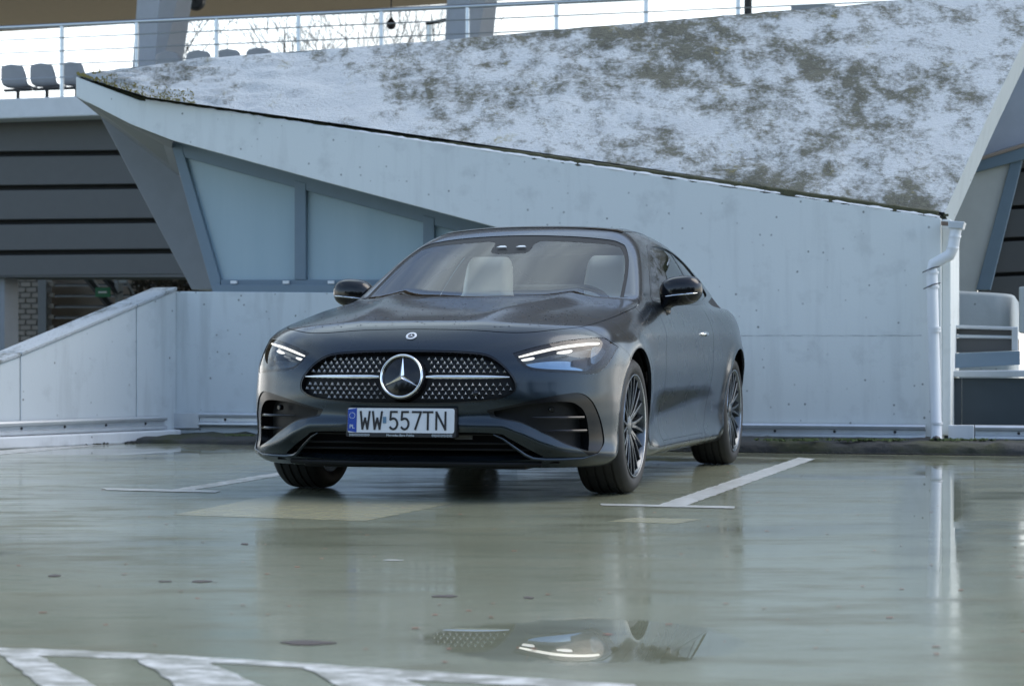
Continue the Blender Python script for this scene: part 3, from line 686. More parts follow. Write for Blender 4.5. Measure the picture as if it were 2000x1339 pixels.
sheet('edge_line', [(-60,884),(-60,893),(150,874),(262,864),(260,861),(140,868)], M_LINEW, .0012, 'white edge line along the ramp wall', 'marking', .004)
sheet('edge_line', [(270,861),(270,864),(500,868),(500,864)], M_LINEW, .0012, 'thin white edge line under the low wall', 'marking', .004)
sheet('repair_patch', [(338,1005),(525,968),(895,980),(715,1017)], M_PATCH, .0008, 'yellowish repaired patch of deck in front of the car', 'patch', .003)
sheet('repair_patch', [(1185,1018),(1320,1022),(1372,1014),(1240,1010)], M_PATCH, .0008, 'small yellowish repair patch near the cross bar', 'patch', .003)
sheet('hatch_marking', [(-60,1262),(-60,1275),(270,1287),(560,1302),(800,1327),(1010,1338),(1240,1352),(1240,1337),(1000,1322),(800,1309),(560,1293),(270,1275)], M_LINEW, .0012, 'worn white border line of the hatched zone', 'marking', .003)
for i, (a, b_) in enumerate(((0, 75), (270, 405), (590, 730), (-300,-180))):
    sheet('hatch_marking', [(a, 1279+a*.035),(b_, 1279+b_*.035),(b_+ (b_-a)*.2+190, 1390),(a+150, 1390)], M_LINEW, .0024, ('worn white hatch stripe starting by the bottom edge of the deck', 'broad worn white hatch stripe meeting the border line', 'worn white hatch stripe next to the dark puddle', 'faint hatch stripe outside the border line')[i], 'marking', .003)
for i, (x, y, sx_, sy_, lab) in enumerate(((107,1124,14,2.2,'dark'),(395,1135,22,2.2,'dark'),(322,1135,15,1.4,'dark'),(866,1164,28,3,'grey'),(600,1255,56,4.5,'long reddish'),(1032,1167,11,1.8,'small reddish'),(478,1062,8,1.5,'tiny'),(768,1094,22,1.2,'pale'))):
    n = 14; px = [(x+sx_*math.cos(2*math.pi*k/n)*random.uniform(.75,1.1), y+sy_*math.sin(2*math.pi*k/n)*random.uniform(.6,1.2)) for k in range(n)]
    sheet('coating_chip', px, M_CHIP if lab != 'pale' else M_LINE, .0016, ('dark chip in the coating near the hatched stripes','pair of dark chips in the coating, the wider one','pair of dark chips in the coating, the narrower one','grey chip in the coating before the number plate','long reddish scar in the coating by the hatched zone','small reddish chip in the coating before the car','tiny reddish scrap lying before the yellowish patch','pale flake on the deck before the yellowish patch')[i], 'chip', 0)
lf = MB()
for k in range(170):
    p = GP(random.uniform(0, 2000), 895 + 400*random.random()**1.6); r = random.uniform(.003, .010); a = random.uniform(0, 6.28)
    lf.add([p + Vector((math.cos(a+q)*r*(1+.5*(k%2)), math.sin(a+q)*r, .0015+random.uniform(0,.0015))) for q in (0,1.6,3.1,4.6)], [[0,1,2,3]])
tag(lf.build('litter_specks', M_LEAF), 'tiny leaf scraps and grit scattered over the wet deck', 'litter', kind='stuff')

# ---- unseen hall and evergreens, added behind the camera for a dark horizon in reflections
M_HALL = simple('dark_brown_cladding', (.045, .038, .032), .8)
hb = empty('unseen_hall', (2, -34, 0)); MB().box((0,0,2.6), (70,6,5.2)).build('wall', M_HALL, hb); MB().box((0,0,5.45), (71,7,.5)).build('roof', M_LOUV, hb)
for i in range(14): MB().box((-32.5+i*5, 3.02, 2.7), (3.0,.08,2.0)).build('window', M_DARKPANEL, hb)
tag(hb, 'unseen low dark brown hall with dark windows, added behind the viewer for dark reflections', 'building')
M_NEEDLE = simple('evergreen_foliage', (.035, .05, .022), .9, 0, .5, 3)
rn = random.Random(9); pro = []
for v_ in range(3):
    tr = empty('unseen_evergreen', (0, -29, 0)); MB().tube([(0,0,0),(.1,0,2),(0,.1,5)], [.16,.12,.04], 7).build('trunk', M_BARK, tr, True); lfv = MB()
    for k in range(1500):
        h_ = 1.0+5.6*rn.random(); rad = (1.9*(1-((h_-2.6)/4.2)**2 if h_ > 2.6 else 1.9))*abs(rn.random())**.4; a = rn.uniform(0, 6.28); p = Vector((max(rad,0)*math.cos(a), max(rad,0)*math.sin(a), h_)); r = rn.uniform(.10, .24); M = Matrix.Rotation(rn.uniform(0,6), 3, 'X') @ Matrix.Rotation(rn.uniform(0,6), 3, 'Z')
        lfv.add([p + M @ Vector(q_)*r for q_ in ((-1,0,0),(0,-.5,.1),(1,0,0),(0,.5,-.1))], [[0,1,2],[0,2,3]])
    lfv.build('crown', M_NEEDLE, tr); pro.append(tr)
for k in range(24):
    src = pro[k % 3]; o = src if k < 3 else src.copy()
    if k >= 3:
        COL.objects.link(o)
        for ch in src.children: c2 = ch.copy(); COL.objects.link(c2); c2.parent = o
    o.location = (-36+k*3.1+rn.uniform(-.8, .8), -26+rn.uniform(-1.5, 1.5), 0); o.rotation_euler = (0,0,rn.uniform(0,6)); s_ = rn.uniform(1.2, 1.8); o.scale = (s_,s_,s_)
    tag(o, 'unseen dark evergreen tree added before the hall behind the viewer', 'tree', 'evergreens added in front of the unseen hall')
# ================================================================== CAR (u across, v rearwards from the front axle, w up)
def hermite(xs, ys):
    xs=np.array(xs,float); ys=np.array(ys,float)
    d=np.diff(ys)/np.diff(xs); m=np.zeros(len(xs))
    for i in range(1,len(xs)-1):
        m[i]=0 if d[i-1]*d[i]<=0 else 2*d[i-1]*d[i]/(d[i-1]+d[i])
    m[0]=d[0]; m[-1]=d[-1]
    def f(x):
        x=np.asarray(x,float); k=np.clip(np.searchsorted(xs,x)-1,0,len(xs)-2)
        h=xs[k+1]-xs[k]; t=(x-xs[k])/h
        tc=np.clip(t,0,1)
        r=(2*tc**3-3*tc**2+1)*ys[k]+(tc**3-2*tc**2+tc)*h*m[k]+(-2*tc**3+3*tc**2)*ys[k+1]+(tc**3-tc**2)*h*m[k+1]
        r=r+np.where(t<0,t*h*m[0],0)+np.where(t>1,(t-1)*h*m[-1],0)
        return r
    return f
NOSE=hermite([.10,.16,.20,.26,.34,.45,.55,.65,.72,.80,.90,1.0],[-.66,-.77,-.82,-.862,-.880,-.882,-.866,-.840,-.806,-.752,-.67,-.57])
TAIL=hermite([.10,.25,.40,.60,.80,.95,1.05],[3.70,3.86,3.95,3.98,3.97,3.95,3.90])
HALF=hermite([.10,.17,.24,.32,.42,.52,.64,.74,.84,.94,1.05,1.2],[.800,.872,.893,.886,.896,.909,.919,.916,.899,.865,.815,.74])
HALF_V=hermite([-.9,-.3,0,.5,1.3,2.2,2.85,3.4,4.0],[-.005,.0,.004,-.006,-.014,.0,.020,.010,-.03])
TOPC=hermite([-.95,-.8,-.6,-.3,0,.3,.6,.9,1.5,2.5,3.2,3.7,4.05],[.745,.80,.852,.906,.948,.984,1.010,1.018,1.01,1.008,1.02,1.02,.985])
CROWN=hermite([-.9,-.3,.3,.8,2.0,3.0,4.0],[.10,.095,.075,.06,.05,.06,.07])
ROOF=hermite([.9,1.25,1.5,1.75,2.1,2.5,2.9,3.3,3.7],[1.33,1.392,1.418,1.428,1.42,1.378,1.295,1.18,1.05])
WC=hermite([0,.25,.46,.55,.65,.80,.95],[.352,.352,.350,.318,.268,.222,.20])
def smax(a,b,k):
    h=np.maximum(k-np.abs(a-b),0)/k
    return np.maximum(a,b)+h*h*k*.25
def smin(a,b,k): return -smax(-a,-b,k)
def sstep(x,a,b):
    t=np.clip((x-a)/(b-a),0,1); return t*t*(3-2*t)
def gauss(x,s): return np.exp(-(x/s)**2)
def lower(u,v,w):
    a=np.sqrt(u*u+1e-6)
    U=HALF(w)+HALF_V(v)
    # fender flares
    for c in (0.0,2.865):
        r=np.sqrt((v-c)**2+(w-.34)**2)
        U=U+.014*gauss(r-.385,.06)*sstep(w,.15,.35)
    # door scallop
    U=U-.016*gauss(w-(.40+.03*(v-1.4)),.085)*sstep(v,.45,.8)*(1-sstep(v,1.9,2.35))
    # shoulder crease
    sh=w-(.795+.012*(v-1.0)); U=U+.011*np.maximum(0,1-np.sqrt(sh*sh+.00008)/.11)**1.5*sstep(v,.05,.5)*(1-sstep(v,2.5,3.2))
    # side skirt
    U=U+.034*gauss(w-.195,.045)*sstep(v,.35,.6)*(1-sstep(v,2.2,2.5))
    U=np.maximum(U,.2)+.042*(1-sstep(w,.36,.72))*(1-sstep(v,-.48,-.28))
    vc,vr=-.27,2.75
    nose=NOSE(w)
    # grille muzzle, wing blade and lower lip stand proud
    gr=((a/.60)**2+((w-.595)/.19)**2)
    nose=nose-.030*np.exp(-gr**2)
    Df=vc-nose; Dr=TAIL(w)-vr
    A=a/U
    Bf=np.maximum(0,vc-v)/Df; Br=np.maximum(0,v-vr)/Dr
    p=3.2; q=2.1
    S=A**p+Bf**q+Br**2.4
    side=(S**(1/2.5)-1)*.92
    wing=gauss((w-WC(a))*.8,.031)*sstep(a,.10,.30)*(1-sstep(v,-.5,-.35))
    side=side-.026*wing
    top=TOPC(v)-CROWN(v)*(a/.88)**2.6
    # power domes
    t=sstep(v,-.62,.35)
    ac=.30+.17*t
    x=a-ac
    tent=np.maximum(0,1-np.sqrt(x*x+.00010)/.17); tent=tent*tent*(1.6-.6*tent)
    dome=.021*tent*sstep(v,-.74,-.25)*(1-sstep(v,.6,.9))
    dome=dome-.007*gauss(a,.20)*sstep(v,-.55,.2)
    top=top+dome
    dt=(w-top)*.97
    k=.16-.04*sstep(v,-.3,.3)-.04*sstep(v,.4,1.0)
    g=smax(side,dt,k)
    bot=(.155+.0*v)-w
    g=smax(g,bot,.05)
    return g
def cabin(u,v,w):
    a=np.sqrt(u*u+1e-6)
    m=2.15
    vws=.40+(w-1.0)*m+.46*a*a+.25*np.maximum(w-1.2,0)**2
    ws=(vws-v)/np.sqrt(1+m*m)
    rf=(w-(ROOF(v)-.042*(a/.6)**2.4))*.95
    dw=w-.95
    sg=.835-.36*dw-.52*np.maximum(dw,0)**2-.11*sstep(v,2.0,3.7)-.03*(1-sstep(v,.7,1.6))
    sd=(a-sg)*.9
    g=smax(rf,sd,.10)
    g=smax(g,ws,.045)
    g=smax(g,.85-w,.02)
    return g
def G(u,v,w):
    return smin(lower(u,v,w),cabin(u,v,w),.030)
def grad(P,e=1e-4,F=G):
    g=np.empty_like(P)
    for i in range(3):
        d=np.zeros(3); d[i]=e
        g[:,i]=(F(*(P+d).T)-F(*(P-d).T))/(2*e)
    return g
def project(P,it=4,F=G):
    for _ in range(it):
        g=grad(P,F=F); f=F(*P.T)
        s=-f/np.maximum((g*g).sum(1),.05)
        s=np.clip(s,-.03,.03)
        P=P+g*s[:,None]
    return P
def surface_net(F, lo, hi, h, coarse=4):
    n = [int(round((hi[i]-lo[i])/h)) for i in range(3)]; n = [((k+coarse-1)//coarse)*coarse for k in n]
    ax = [lo[i] + h*np.arange(n[i]+1) for i in range(3)]
    cg = np.meshgrid(*[a[::coarse] for a in ax], indexing='ij'); cv = F(*[g.ravel() for g in cg]).reshape(cg[0].shape)
    near = np.abs(cv) < h*coarse*2.2
    m = near.copy()
    for d in range(3):
        m = m | np.roll(near, 1, d) | np.roll(near, -1, d)
    val = np.repeat(np.repeat(np.repeat(cv, coarse, 0), coarse, 1), coarse, 2)[:n[0]+1, :n[1]+1, :n[2]+1]
    mf = np.repeat(np.repeat(np.repeat(m, coarse, 0), coarse, 1), coarse, 2)[:n[0]+1, :n[1]+1, :n[2]+1]
    idx = np.nonzero(mf); val = val.copy(); val[idx] = F(ax[0][idx[0]], ax[1][idx[1]], ax[2][idx[2]])
    ins = val < 0
    c = np.zeros(tuple(n), int)
    for dx in (0,1):
        for dy in (0,1):
            for dz in (0,1): c += ins[dx:n[0]+dx, dy:n[1]+dy, dz:n[2]+dz]
    act = (c > 0) & (c < 8); ci = np.nonzero(act); vid = -np.ones(tuple(n), int); vid[ci] = np.arange(len(ci[0]))
    # vertex: mean of edge crossings
    acc = np.zeros((len(ci[0]), 3)); cnt = np.zeros(len(ci[0]))
    for d in range(3):
        o1, o2 = [k for k in range(3) if k != d]
        for a in (0,1):
            for b in (0,1):
                s = [0,0,0]; s[o1] = a; s[o2] = b; e = list(s); e[d] = 1
                f0 = val[ci[0]+s[0], ci[1]+s[1], ci[2]+s[2]]; f1 = val[ci[0]+e[0], ci[1]+e[1], ci[2]+e[2]]
                k = (f0 < 0) != (f1 < 0); t = np.where(k, f0/np.where(k, f0-f1, 1), 0)
                p = np.zeros((len(t), 3)); p[:, d] = t; p[:, o1] = a; p[:, o2] = b
                acc[k] += p[k]; cnt[k] += 1
    V = np.stack(ci, 1) + acc/cnt[:, None]; V = V*h + np.array(lo)
    Fs = []
    for d in range(3):
        o1, o2 = [(1,2),(2,0),(0,1)][d]
        sl0 = [slice(None)]*3; sl1 = [slice(None)]*3; sl0[d] = slice(0,-1); sl1[d] = slice(1,None)
        ch = ins[tuple(sl0)] != ins[tuple(sl1)]; e = np.nonzero(ch)
        q = [np.array(x) for x in e]; ok = (q[o1] > 0) & (q[o2] > 0) & (q[o1] < n[o1]) & (q[o2] < n[o2]); q = [x[ok] for x in q]
        def cid(a, b):
            z = list(q); z[o1] = q[o1]-a; z[o2] = q[o2]-b; return vid[z[0], z[1], z[2]]
        quad = np.stack([cid(1,1), cid(0,1), cid(0,0), cid(1,0)], 1); flip = ~ins[q[0], q[1], q[2]]
        quad[flip] = quad[flip][:, ::-1]; Fs.append(quad)
    Fq = np.concatenate(Fs); Fq = Fq[(Fq >= 0).all(1)]
    return V, Fq
def relax(V, Q, it=5, lam=.5):
    "even out the quads so that no slivers show in the reflections"
    E = np.concatenate([Q[:, [0,1]], Q[:, [1,2]], Q[:, [2,3]], Q[:, [3,0]]]); E = np.unique(np.sort(E, 1), axis=0); ec = np.concatenate([np.sort(Q[:, [i, (i+1)%4]], 1) for i in range(4)]); 
    uq, cn = np.unique(ec, axis=0, return_counts=True); bd = np.zeros(len(V), bool); bd[uq[cn == 1].ravel()] = True
    deg = np.bincount(E.ravel(), minlength=len(V)).astype(float); deg[deg == 0] = 1
    for _ in range(it):
        S_ = np.stack([np.bincount(E[:,0], V[E[:,1], d], len(V)) + np.bincount(E[:,1], V[E[:,0], d], len(V)) for d in range(3)], 1)/deg[:, None]
        V = np.where(bd[:, None], V, V + lam*(S_-V))
    return V
class Shell:
    "trimmed piece of an implicit surface: quads in Q, cut polygons in P, unit normals carried along"
    def __init__(s, V, Q, fn, P=None, N=None):
        s.V = V; s.Q = Q; s.P = P or []; s.fn = fn
        if N is None: N = grad(V, F=fn); N = N/np.linalg.norm(N, axis=1)[:, None]
        s.N = N
    def clip(s, field):
        "keep where field >= 0"
        d = field(s.V[:,0], s.V[:,1], s.V[:,2]) if len(s.V) else np.zeros(0); d = np.where(np.abs(d) < 1e-6, 1e-6, d); q = d > 0
        V = s.V; newv = []; ek = {}
        ql = q[s.Q] if len(s.Q) else np.zeros((0,4), bool); full = ql.all(1); none = ~ql.any(1); keepQ = s.Q[full]; mixed = s.Q[~full & ~none].tolist(); keepP = []
        qq = q.tolist()
        for f in s.P:
            c = sum(qq[i] for i in f)
            if c == len(f): keepP.append(f)
            elif c: mixed.append(f)
        for f in mixed:
            g = []
            for i in range(len(f)):
                a, b = f[i], f[(i+1) % len(f)]
                if qq[a]: g.append(a)
                if qq[a] != qq[b]:
                    k = (min(a,b), max(a,b))
                    if k not in ek:
                        x, y = k; t = d[x]/(d[x]-d[y]); newv.append(V[x]+(V[y]-V[x])*t); ek[k] = len(V)+len(newv)-1
                    g.append(ek[k])
            if len(g) >= 3: keepP.append(g)
        N = s.N
        if newv:
            nv = np.array(newv); gg = grad(nv, F=s.fn); g2 = (gg*gg).sum(1); nv = nv - gg*(s.fn(*nv.T)/np.maximum(g2, .05))[:, None]
            V = np.concatenate([V, nv]); N = np.concatenate([N, gg/np.sqrt(g2)[:, None]])
        mask = np.zeros(len(V), bool); mask[keepQ.ravel()] = True
        if keepP: mask[np.array([i for f in keepP for i in f])] = True
        mp = np.cumsum(mask)-1; ml = mp.tolist()
        return Shell(V[mask], mp[keepQ] if len(keepQ) else np.zeros((0,4), int), s.fn, [[ml[i] for i in f] for f in keepP], N[mask])
    def build(s, name, mat, parent, offset=0.0, lip=0.0):
        F = s.Q.tolist() + s.P
        if not F: print('EMPTY piece', name); return None
        N = s.N; V = s.V + N*offset; NN = N
        if lip:
            cnt = {}
            for f in F:
                for i in range(len(f)):
                    a, b = f[i], f[(i+1) % len(f)]; k = (a, b) if a < b else (b, a)
                    if k in cnt: cnt[k] = None
                    else: cnt[k] = (a, b)
            be = [e for e in cnt.values() if e]; bv = sorted({i for e in be for i in e}); m = {v: k for k, v in enumerate(bv)}
            n0 = len(V); V = np.concatenate([V, V[bv], V[bv]-N[bv]*lip])
            LN = np.zeros((len(bv), 3))
            for a, b in be:
                t = V[b]-V[a]; nn = np.cross(t, N[a]); LN[m[a]] += nn; LN[m[b]] += nn
            LN /= np.maximum(np.linalg.norm(LN, axis=1), 1e-9)[:, None]
            NN = np.concatenate([N, LN, LN]); nb = len(bv)
            F = F + [[n0+m[b], n0+m[a], n0+nb+m[a], n0+nb+m[b]] for a, b in be]
        return obj(name, V, F, mat, parent, normals=NN)
def smooth_loop(pts, sharp=(), k=10):
    "closed Catmull-Rom outline; corners named in sharp stay crisp"
    n = len(pts); P = np.array(pts, float); out = []
    for i in range(n):
        p1, p2 = P[i], P[(i+1)%n]; p0 = P[i-1] if i not in sharp else 2*p1-p2; p3 = P[(i+2)%n] if (i+1)%n not in sharp else 2*p2-p1
        for t in np.arange(k)/k:
            out.append(.5*((2*p1)+(p2-p0)*t+(2*p0-5*p1+4*p2-p3)*t*t+(3*p1-p0-3*p2+p3)*t**3))
    return np.array(out)
def sdf(poly, x, y, chunk=60000):
    "signed distance, positive inside"
    res = np.empty(len(x)); A = poly; B = np.roll(poly, -1, 0); lo = A.min(0)-.06; hi = A.max(0)+.06
    far = (x < lo[0]) | (x > hi[0]) | (y < lo[1]) | (y > hi[1]); res[:] = -.06
    ii = np.nonzero(~far)[0]
    for s0 in range(0, len(ii), 20000):
        j = ii[s0:s0+20000]; px = x[j][:,None]; py = y[j][:,None]; e = B-A
        t = np.clip(((px-A[:,0])*e[:,0]+(py-A[:,1])*e[:,1])/np.maximum((e*e).sum(1), 1e-12), 0, 1)
        d = np.sqrt(((px-A[:,0]-t*e[:,0])**2+(py-A[:,1]-t*e[:,1])**2).min(1))
        cr = ((A[:,1] > py) != (B[:,1] > py)) & (px < (B[:,0]-A[:,0])*(py-A[:,1])/np.where(B[:,1]==A[:,1], 1e-12, B[:,1]-A[:,1])+A[:,0])
        res[j] = np.where(cr.sum(1) % 2 == 1, d, -d)
    return res
def front(poly, gate=-.15, grow=0.0):
    return lambda u, v, w: np.minimum(sdf(poly, np.abs(u), w)+grow, gate-v)
def neg(f, g=0.0): return lambda u, v, w: -f(u, v, w)-g
def both(*fs): return lambda u, v, w: np.minimum.reduce([f(u, v, w) for f in fs])

# ---- car materials
def paint():
    b = NB('satin_graphite_paint'); c = b.coord()
    f = b.noise(c, 300, 1, .5); d = b.noise(c, 3, 4)
    b.set(Base_Color=b.mix(f, (.013, .020, .027), (.025, .038, .050)), Metallic=.8, Roughness=b.math('ADD', b.math('MULTIPLY', d, .05), .25), Coat_Weight=.65, Coat_Roughness=.11)
    return b.m
M_PAINT = paint()
M_GLOSSB = simple('gloss_black', (.006, .006, .007), .10, 0, .1, 6)
M_PLAST = NB('black_textured_plastic'); _f = M_PLAST.noise(M_PLAST.coord(), 160, 3); M_PLAST.set(Base_Color=(.010, .0105, .011), Roughness=.5, Specular_IOR_Level=.22); M_PLAST.bump(_f, .25, .002); M_PLAST = M_PLAST.m
M_SATINB = simple('satin_black', (.007, .007, .008), .22, 0, .1, 6, Specular_IOR_Level=.3)
M_VOID = simple('dark_cavity', (.005, .005, .006), .9, Specular_IOR_Level=.1)
M_CHROME = simple('chrome', (.80, .82, .84), .08, 1, .03)
M_STAR = simple('satin_silver', (.78, .80, .82), .34, .55, .03)
M_RUBBER = NB('tyre_rubber'); _f = M_RUBBER.noise(M_RUBBER.coord(), 30, 4); M_RUBBER.set(Base_Color=M_RUBBER.mix(_f, (.012, .012, .012), (.024, .024, .024)), Roughness=.62); M_RUBBER = M_RUBBER.m
M_RIM = simple('dark_rim_metal', (.10, .11, .12), .24, .9, .1)
M_RIMB = simple('machined_rim_edge', (.62, .64, .66), .22, 1, .05)
M_DISC = simple('brake_disc', (.22, .22, .22), .35, .9)
M_LEATHER = NB('cream_leather'); _f = M_LEATHER.noise(M_LEATHER.coord(), 40, 4); M_LEATHER.set(Base_Color=(.76, .75, .71), Roughness=.5); M_LEATHER.bump(_f, .2, .003); M_LEATHER = M_LEATHER.m
M_INTD = simple('dark_interior_trim', (.018, .018, .019), .55)
M_INTB = simple('brown_interior_trim', (.05, .035, .026), .5)
M_HEADL = simple('headliner', (.16, .155, .15), .9)
def glass(name, tint, rough=0.0, ior=1.5, boost=0.0):
    b = NB(name); fr = b.n('ShaderNodeFresnel', IOR=ior); tr = b.n('ShaderNodeBsdfTransparent'); tr.inputs[0].default_value = (*tint, 1)
    gl = b.n('ShaderNodeBsdfGlossy', Roughness=rough); gl.inputs[0].default_value = (1, 1, 1, 1); ms = b.n('ShaderNodeMixShader')
    nn = b.noise(b.coord(), 2.2, 4); f = b.math('ADD', fr.outputs[0], b.math('MULTIPLY', nn, boost))
    b.l(f, ms.inputs[0]); b.l(tr.outputs[0], ms.inputs[1]); b.l(gl.outputs[0], ms.inputs[2]); b.l(ms.outputs[0], b.o.inputs[0]); b.nt.nodes.remove(b.p); return b.m
M_WSG = glass('windscreen_glass', (.90, .96, .91), .0, 1.36, .0)
M_SIDEG = glass('side_glass', (.78, .84, .83), 0, 1.52)
M_ROOFG = glass('tinted_roof_glass', (.42, .45, .45), 0, 1.52)
M_LENS = glass('headlamp_lens', (.93, .95, .96), .0, 1.49)
def emis(name, col, st):
    b = NB(name); n = b.noise(b.coord(), 30, 2); b.set(Base_Color=(.8,.8,.8), Roughness=.3, Emission_Color=b.mix(n, tuple(x*.92 for x in col), col), Emission_Strength=st); return b.m
M_DRL = emis('daytime_light', (1, .97, .88), .55)
M_DRL2 = emis('side_light', (1, .97, .90), .40)
M_LAMPIN = simple('lamp_bezel', (.22, .32, .42), .20, .8, .3, 12)
M_LAMPDK = simple('lamp_module', (.022, .036, .050), .15, .6, .5, 14)
M_TAILR = simple('tail_lamp_red', (.25, .01, .012), .15)
M_PLATEW = simple('number_plate_white', (.66, .68, .70), .35, 0, .03)
M_PLATEB = simple('number_plate_blue', (.012, .055, .33), .35, 0, .05)
M_PLATEK = simple('number_plate_black', (.012, .012, .014), .4)
M_PLATEG = simple('plate_sticker', (.10, .20, .30), .4)
M_PRINT = simple('plate_frame_print', (.60, .66, .70), .4)

# ---- outlines (front view |u| by w, side view v by w, plan |u| by v)
P_LIGHT = smooth_loop([(.500,.690),(.599,.722),(.706,.749),(.814,.764),(.854,.762),(.902,.722),(.888,.653),(.866,.612),(.836,.594),(.751,.599),(.600,.611),(.545,.640)], (0, 5))
P_GRILLE = smooth_loop([(-.0,.706),(.13,.705),(.257,.701),(.385,.687),(.462,.645),(.515,.588),(.533,.545),(.518,.507),(.44,.476),(.271,.459),(.13,.454),(-.13,.454),(-.271,.459),(-.44,.476),(-.518,.507),(-.533,.545),(-.515,.588),(-.462,.645),(-.385,.687),(-.257,.701),(-.13,.705)])
P_TRIM = smooth_loop([(.40,.428),(.50,.449),(.614,.477),(.733,.502),(.795,.505),(.836,.471),(.862,.40),(.874,.316),(.876,.262),(.858,.222),(.826,.212),(.796,.242),(.728,.274),(.658,.316),(.563,.365),(.492,.382),(.42,.395)], (0, 10, 16))
P_INTAKE = smooth_loop([(.43,.424),(.50,.438),(.613,.459),(.745,.466),(.793,.445),(.817,.402),(.826,.319),(.828,.236),(.796,.250),(.728,.281),(.658,.323),(.563,.372),(.492,.389),(.44,.40)], (0, 7, 13))
P_LOWER = smooth_loop([(-.44,.322),(-.2,.326),(.2,.326),(.44,.322),(.50,.298),(.60,.236),(.64,.212),(.55,.196),(.2,.188),(-.2,.188),(-.55,.196),(-.64,.212),(-.60,.236),(-.50,.298)], (6, 11))
P_HOOD = smooth_loop([(0,-.714),(.25,-.712),(.47,-.692),(.62,-.615),(.745,-.455),(.795,-.20),(.822,.20),(.808,.54),(.770,.640),(.70,.575),(.5,.455),(.25,.372),(0,.35),(-.25,.372),(-.5,.455),(-.70,.575),(-.770,.640),(-.808,.54),(-.822,.20),(-.795,-.20),(-.745,-.455),(-.62,-.615),(-.47,-.692),(-.25,-.712)])
P_SIDEW = smooth_loop([(.86,.962),(1.08,1.10),(1.30,1.215),(1.52,1.298),(1.75,1.325),(2.1,1.322),(2.45,1.265),(2.72,1.165),(2.88,1.075),(2.84,1.03),(2.3,.985),(1.5,.962)], (0, 9))
P_WS = smooth_loop([(-.0,.955),(.40,.955),(.735,.955),(.715,.99),(.685,1.10),(.648,1.20),(.600,1.275),(.565,1.298),(.5,1.318),(.3,1.338),(0,1.347),(-.3,1.338),(-.5,1.318),(-.565,1.298),(-.600,1.275),(-.648,1.20),(-.685,1.10),(-.715,.99),(-.735,.955),(-.40,.955)], (2, 18))
P_WSI = smooth_loop([(-.0,.955),(.40,.955),(.715,.955),(.698,.99),(.668,1.10),(.632,1.197),(.586,1.262),(.552,1.281),(.48,1.295),(.3,1.306),(.13,1.309),(.11,1.255),(.07,1.238),(-.07,1.238),(-.11,1.255),(-.13,1.309),(-.3,1.306),(-.48,1.295),(-.552,1.281),(-.586,1.262),(-.632,1.197),(-.668,1.10),(-.698,.99),(-.715,.955),(-.40,.955)], (2, 23))
P_REAR = smooth_loop([(0,2.62),(.4,2.66),(.52,2.80),(.50,3.22),(.3,3.36),(0,3.40),(-.3,3.36),(-.50,3.22),(-.52,2.80),(-.4,2.66)])
WR = .335; WBASE = 2.865
def arch(rad):
    def f(u, v, w):
        a = np.abs(u); r = np.minimum(np.hypot(v, w-.34), np.hypot(v-WBASE, w-.34)); return np.maximum(r-rad, .52-a)
    return f
BELT = hermite([.4,.8,1.5,2.3,2.9,3.3],[.955,.957,.955,.975,1.02,1.06])
VS = hermite([.60,.685,.721,.775,.82,.86],[-.20,-.225,-.298,-.43,-.455,-.46])
f_hood = lambda u, v, w: np.minimum(sdf(P_HOOD, u, v), w-.70)
f_ws = lambda u, v, w: np.minimum(sdf(P_WS, u, w), 1.45-v+.0*w-.0)
f_wsi = lambda u, v, w: np.minimum(sdf(P_WSI, u, w), 1.45-v)
f_side = lambda u, v, w: np.minimum(sdf(P_SIDEW, v, w), np.abs(u)-.35)
f_rear = lambda u, v, w: np.minimum(sdf(P_REAR, u, v), w-1.04)
f_light = front(P_LIGHT, -.16); f_gr = lambda u, v, w: np.minimum(sdf(P_GRILLE, u, w), -.5-v); f_tr = front(P_TRIM, -.3); f_in = front(P_INTAKE, -.3)
f_lo = lambda u, v, w: np.minimum(sdf(P_LOWER, u, w), -.5-v)
def cabin_top(u, v, w):            # positive on the glasshouse
    return np.where(v < 1.0, w-BELT(v), w-BELT(v))
GAP = .0022
f_up = lambda u, v, w: np.minimum(w-BELT(v), np.minimum(v-.36-.46*u*u, 3.42-v))

car = empty('coupe_car', (-.267, 10.739, 0), -R(15.7))
tag(car, 'dark graphite grey coupe with lit headlamps parked on the wet deck', 'car')
V0, F0 = surface_net(G, (-1.054, -1.0, .06), (1.054, 4.1, 1.50), .0125)
V0 = project(relax(V0, F0), 4); base_s = Shell(V0, F0, G)
ar = arch(.378)
body = base_s.clip(ar)
Vf, Ff = surface_net(G, (-1.053, -1.0, .06), (1.053, -.10, 1.0), .0065); fs_ = Shell(project(relax(Vf, Ff), 4), Ff, G).clip(ar)
up = body.clip(f_up); low = body.clip(neg(f_up, 0))
hood = low.clip(lambda u, v, w: f_hood(u, v, w)-GAP)
hd = hood.build('hood', M_PAINT, car, 0, .012)
rest = low.clip(lambda u, v, w: -f_hood(u, v, w)-GAP)
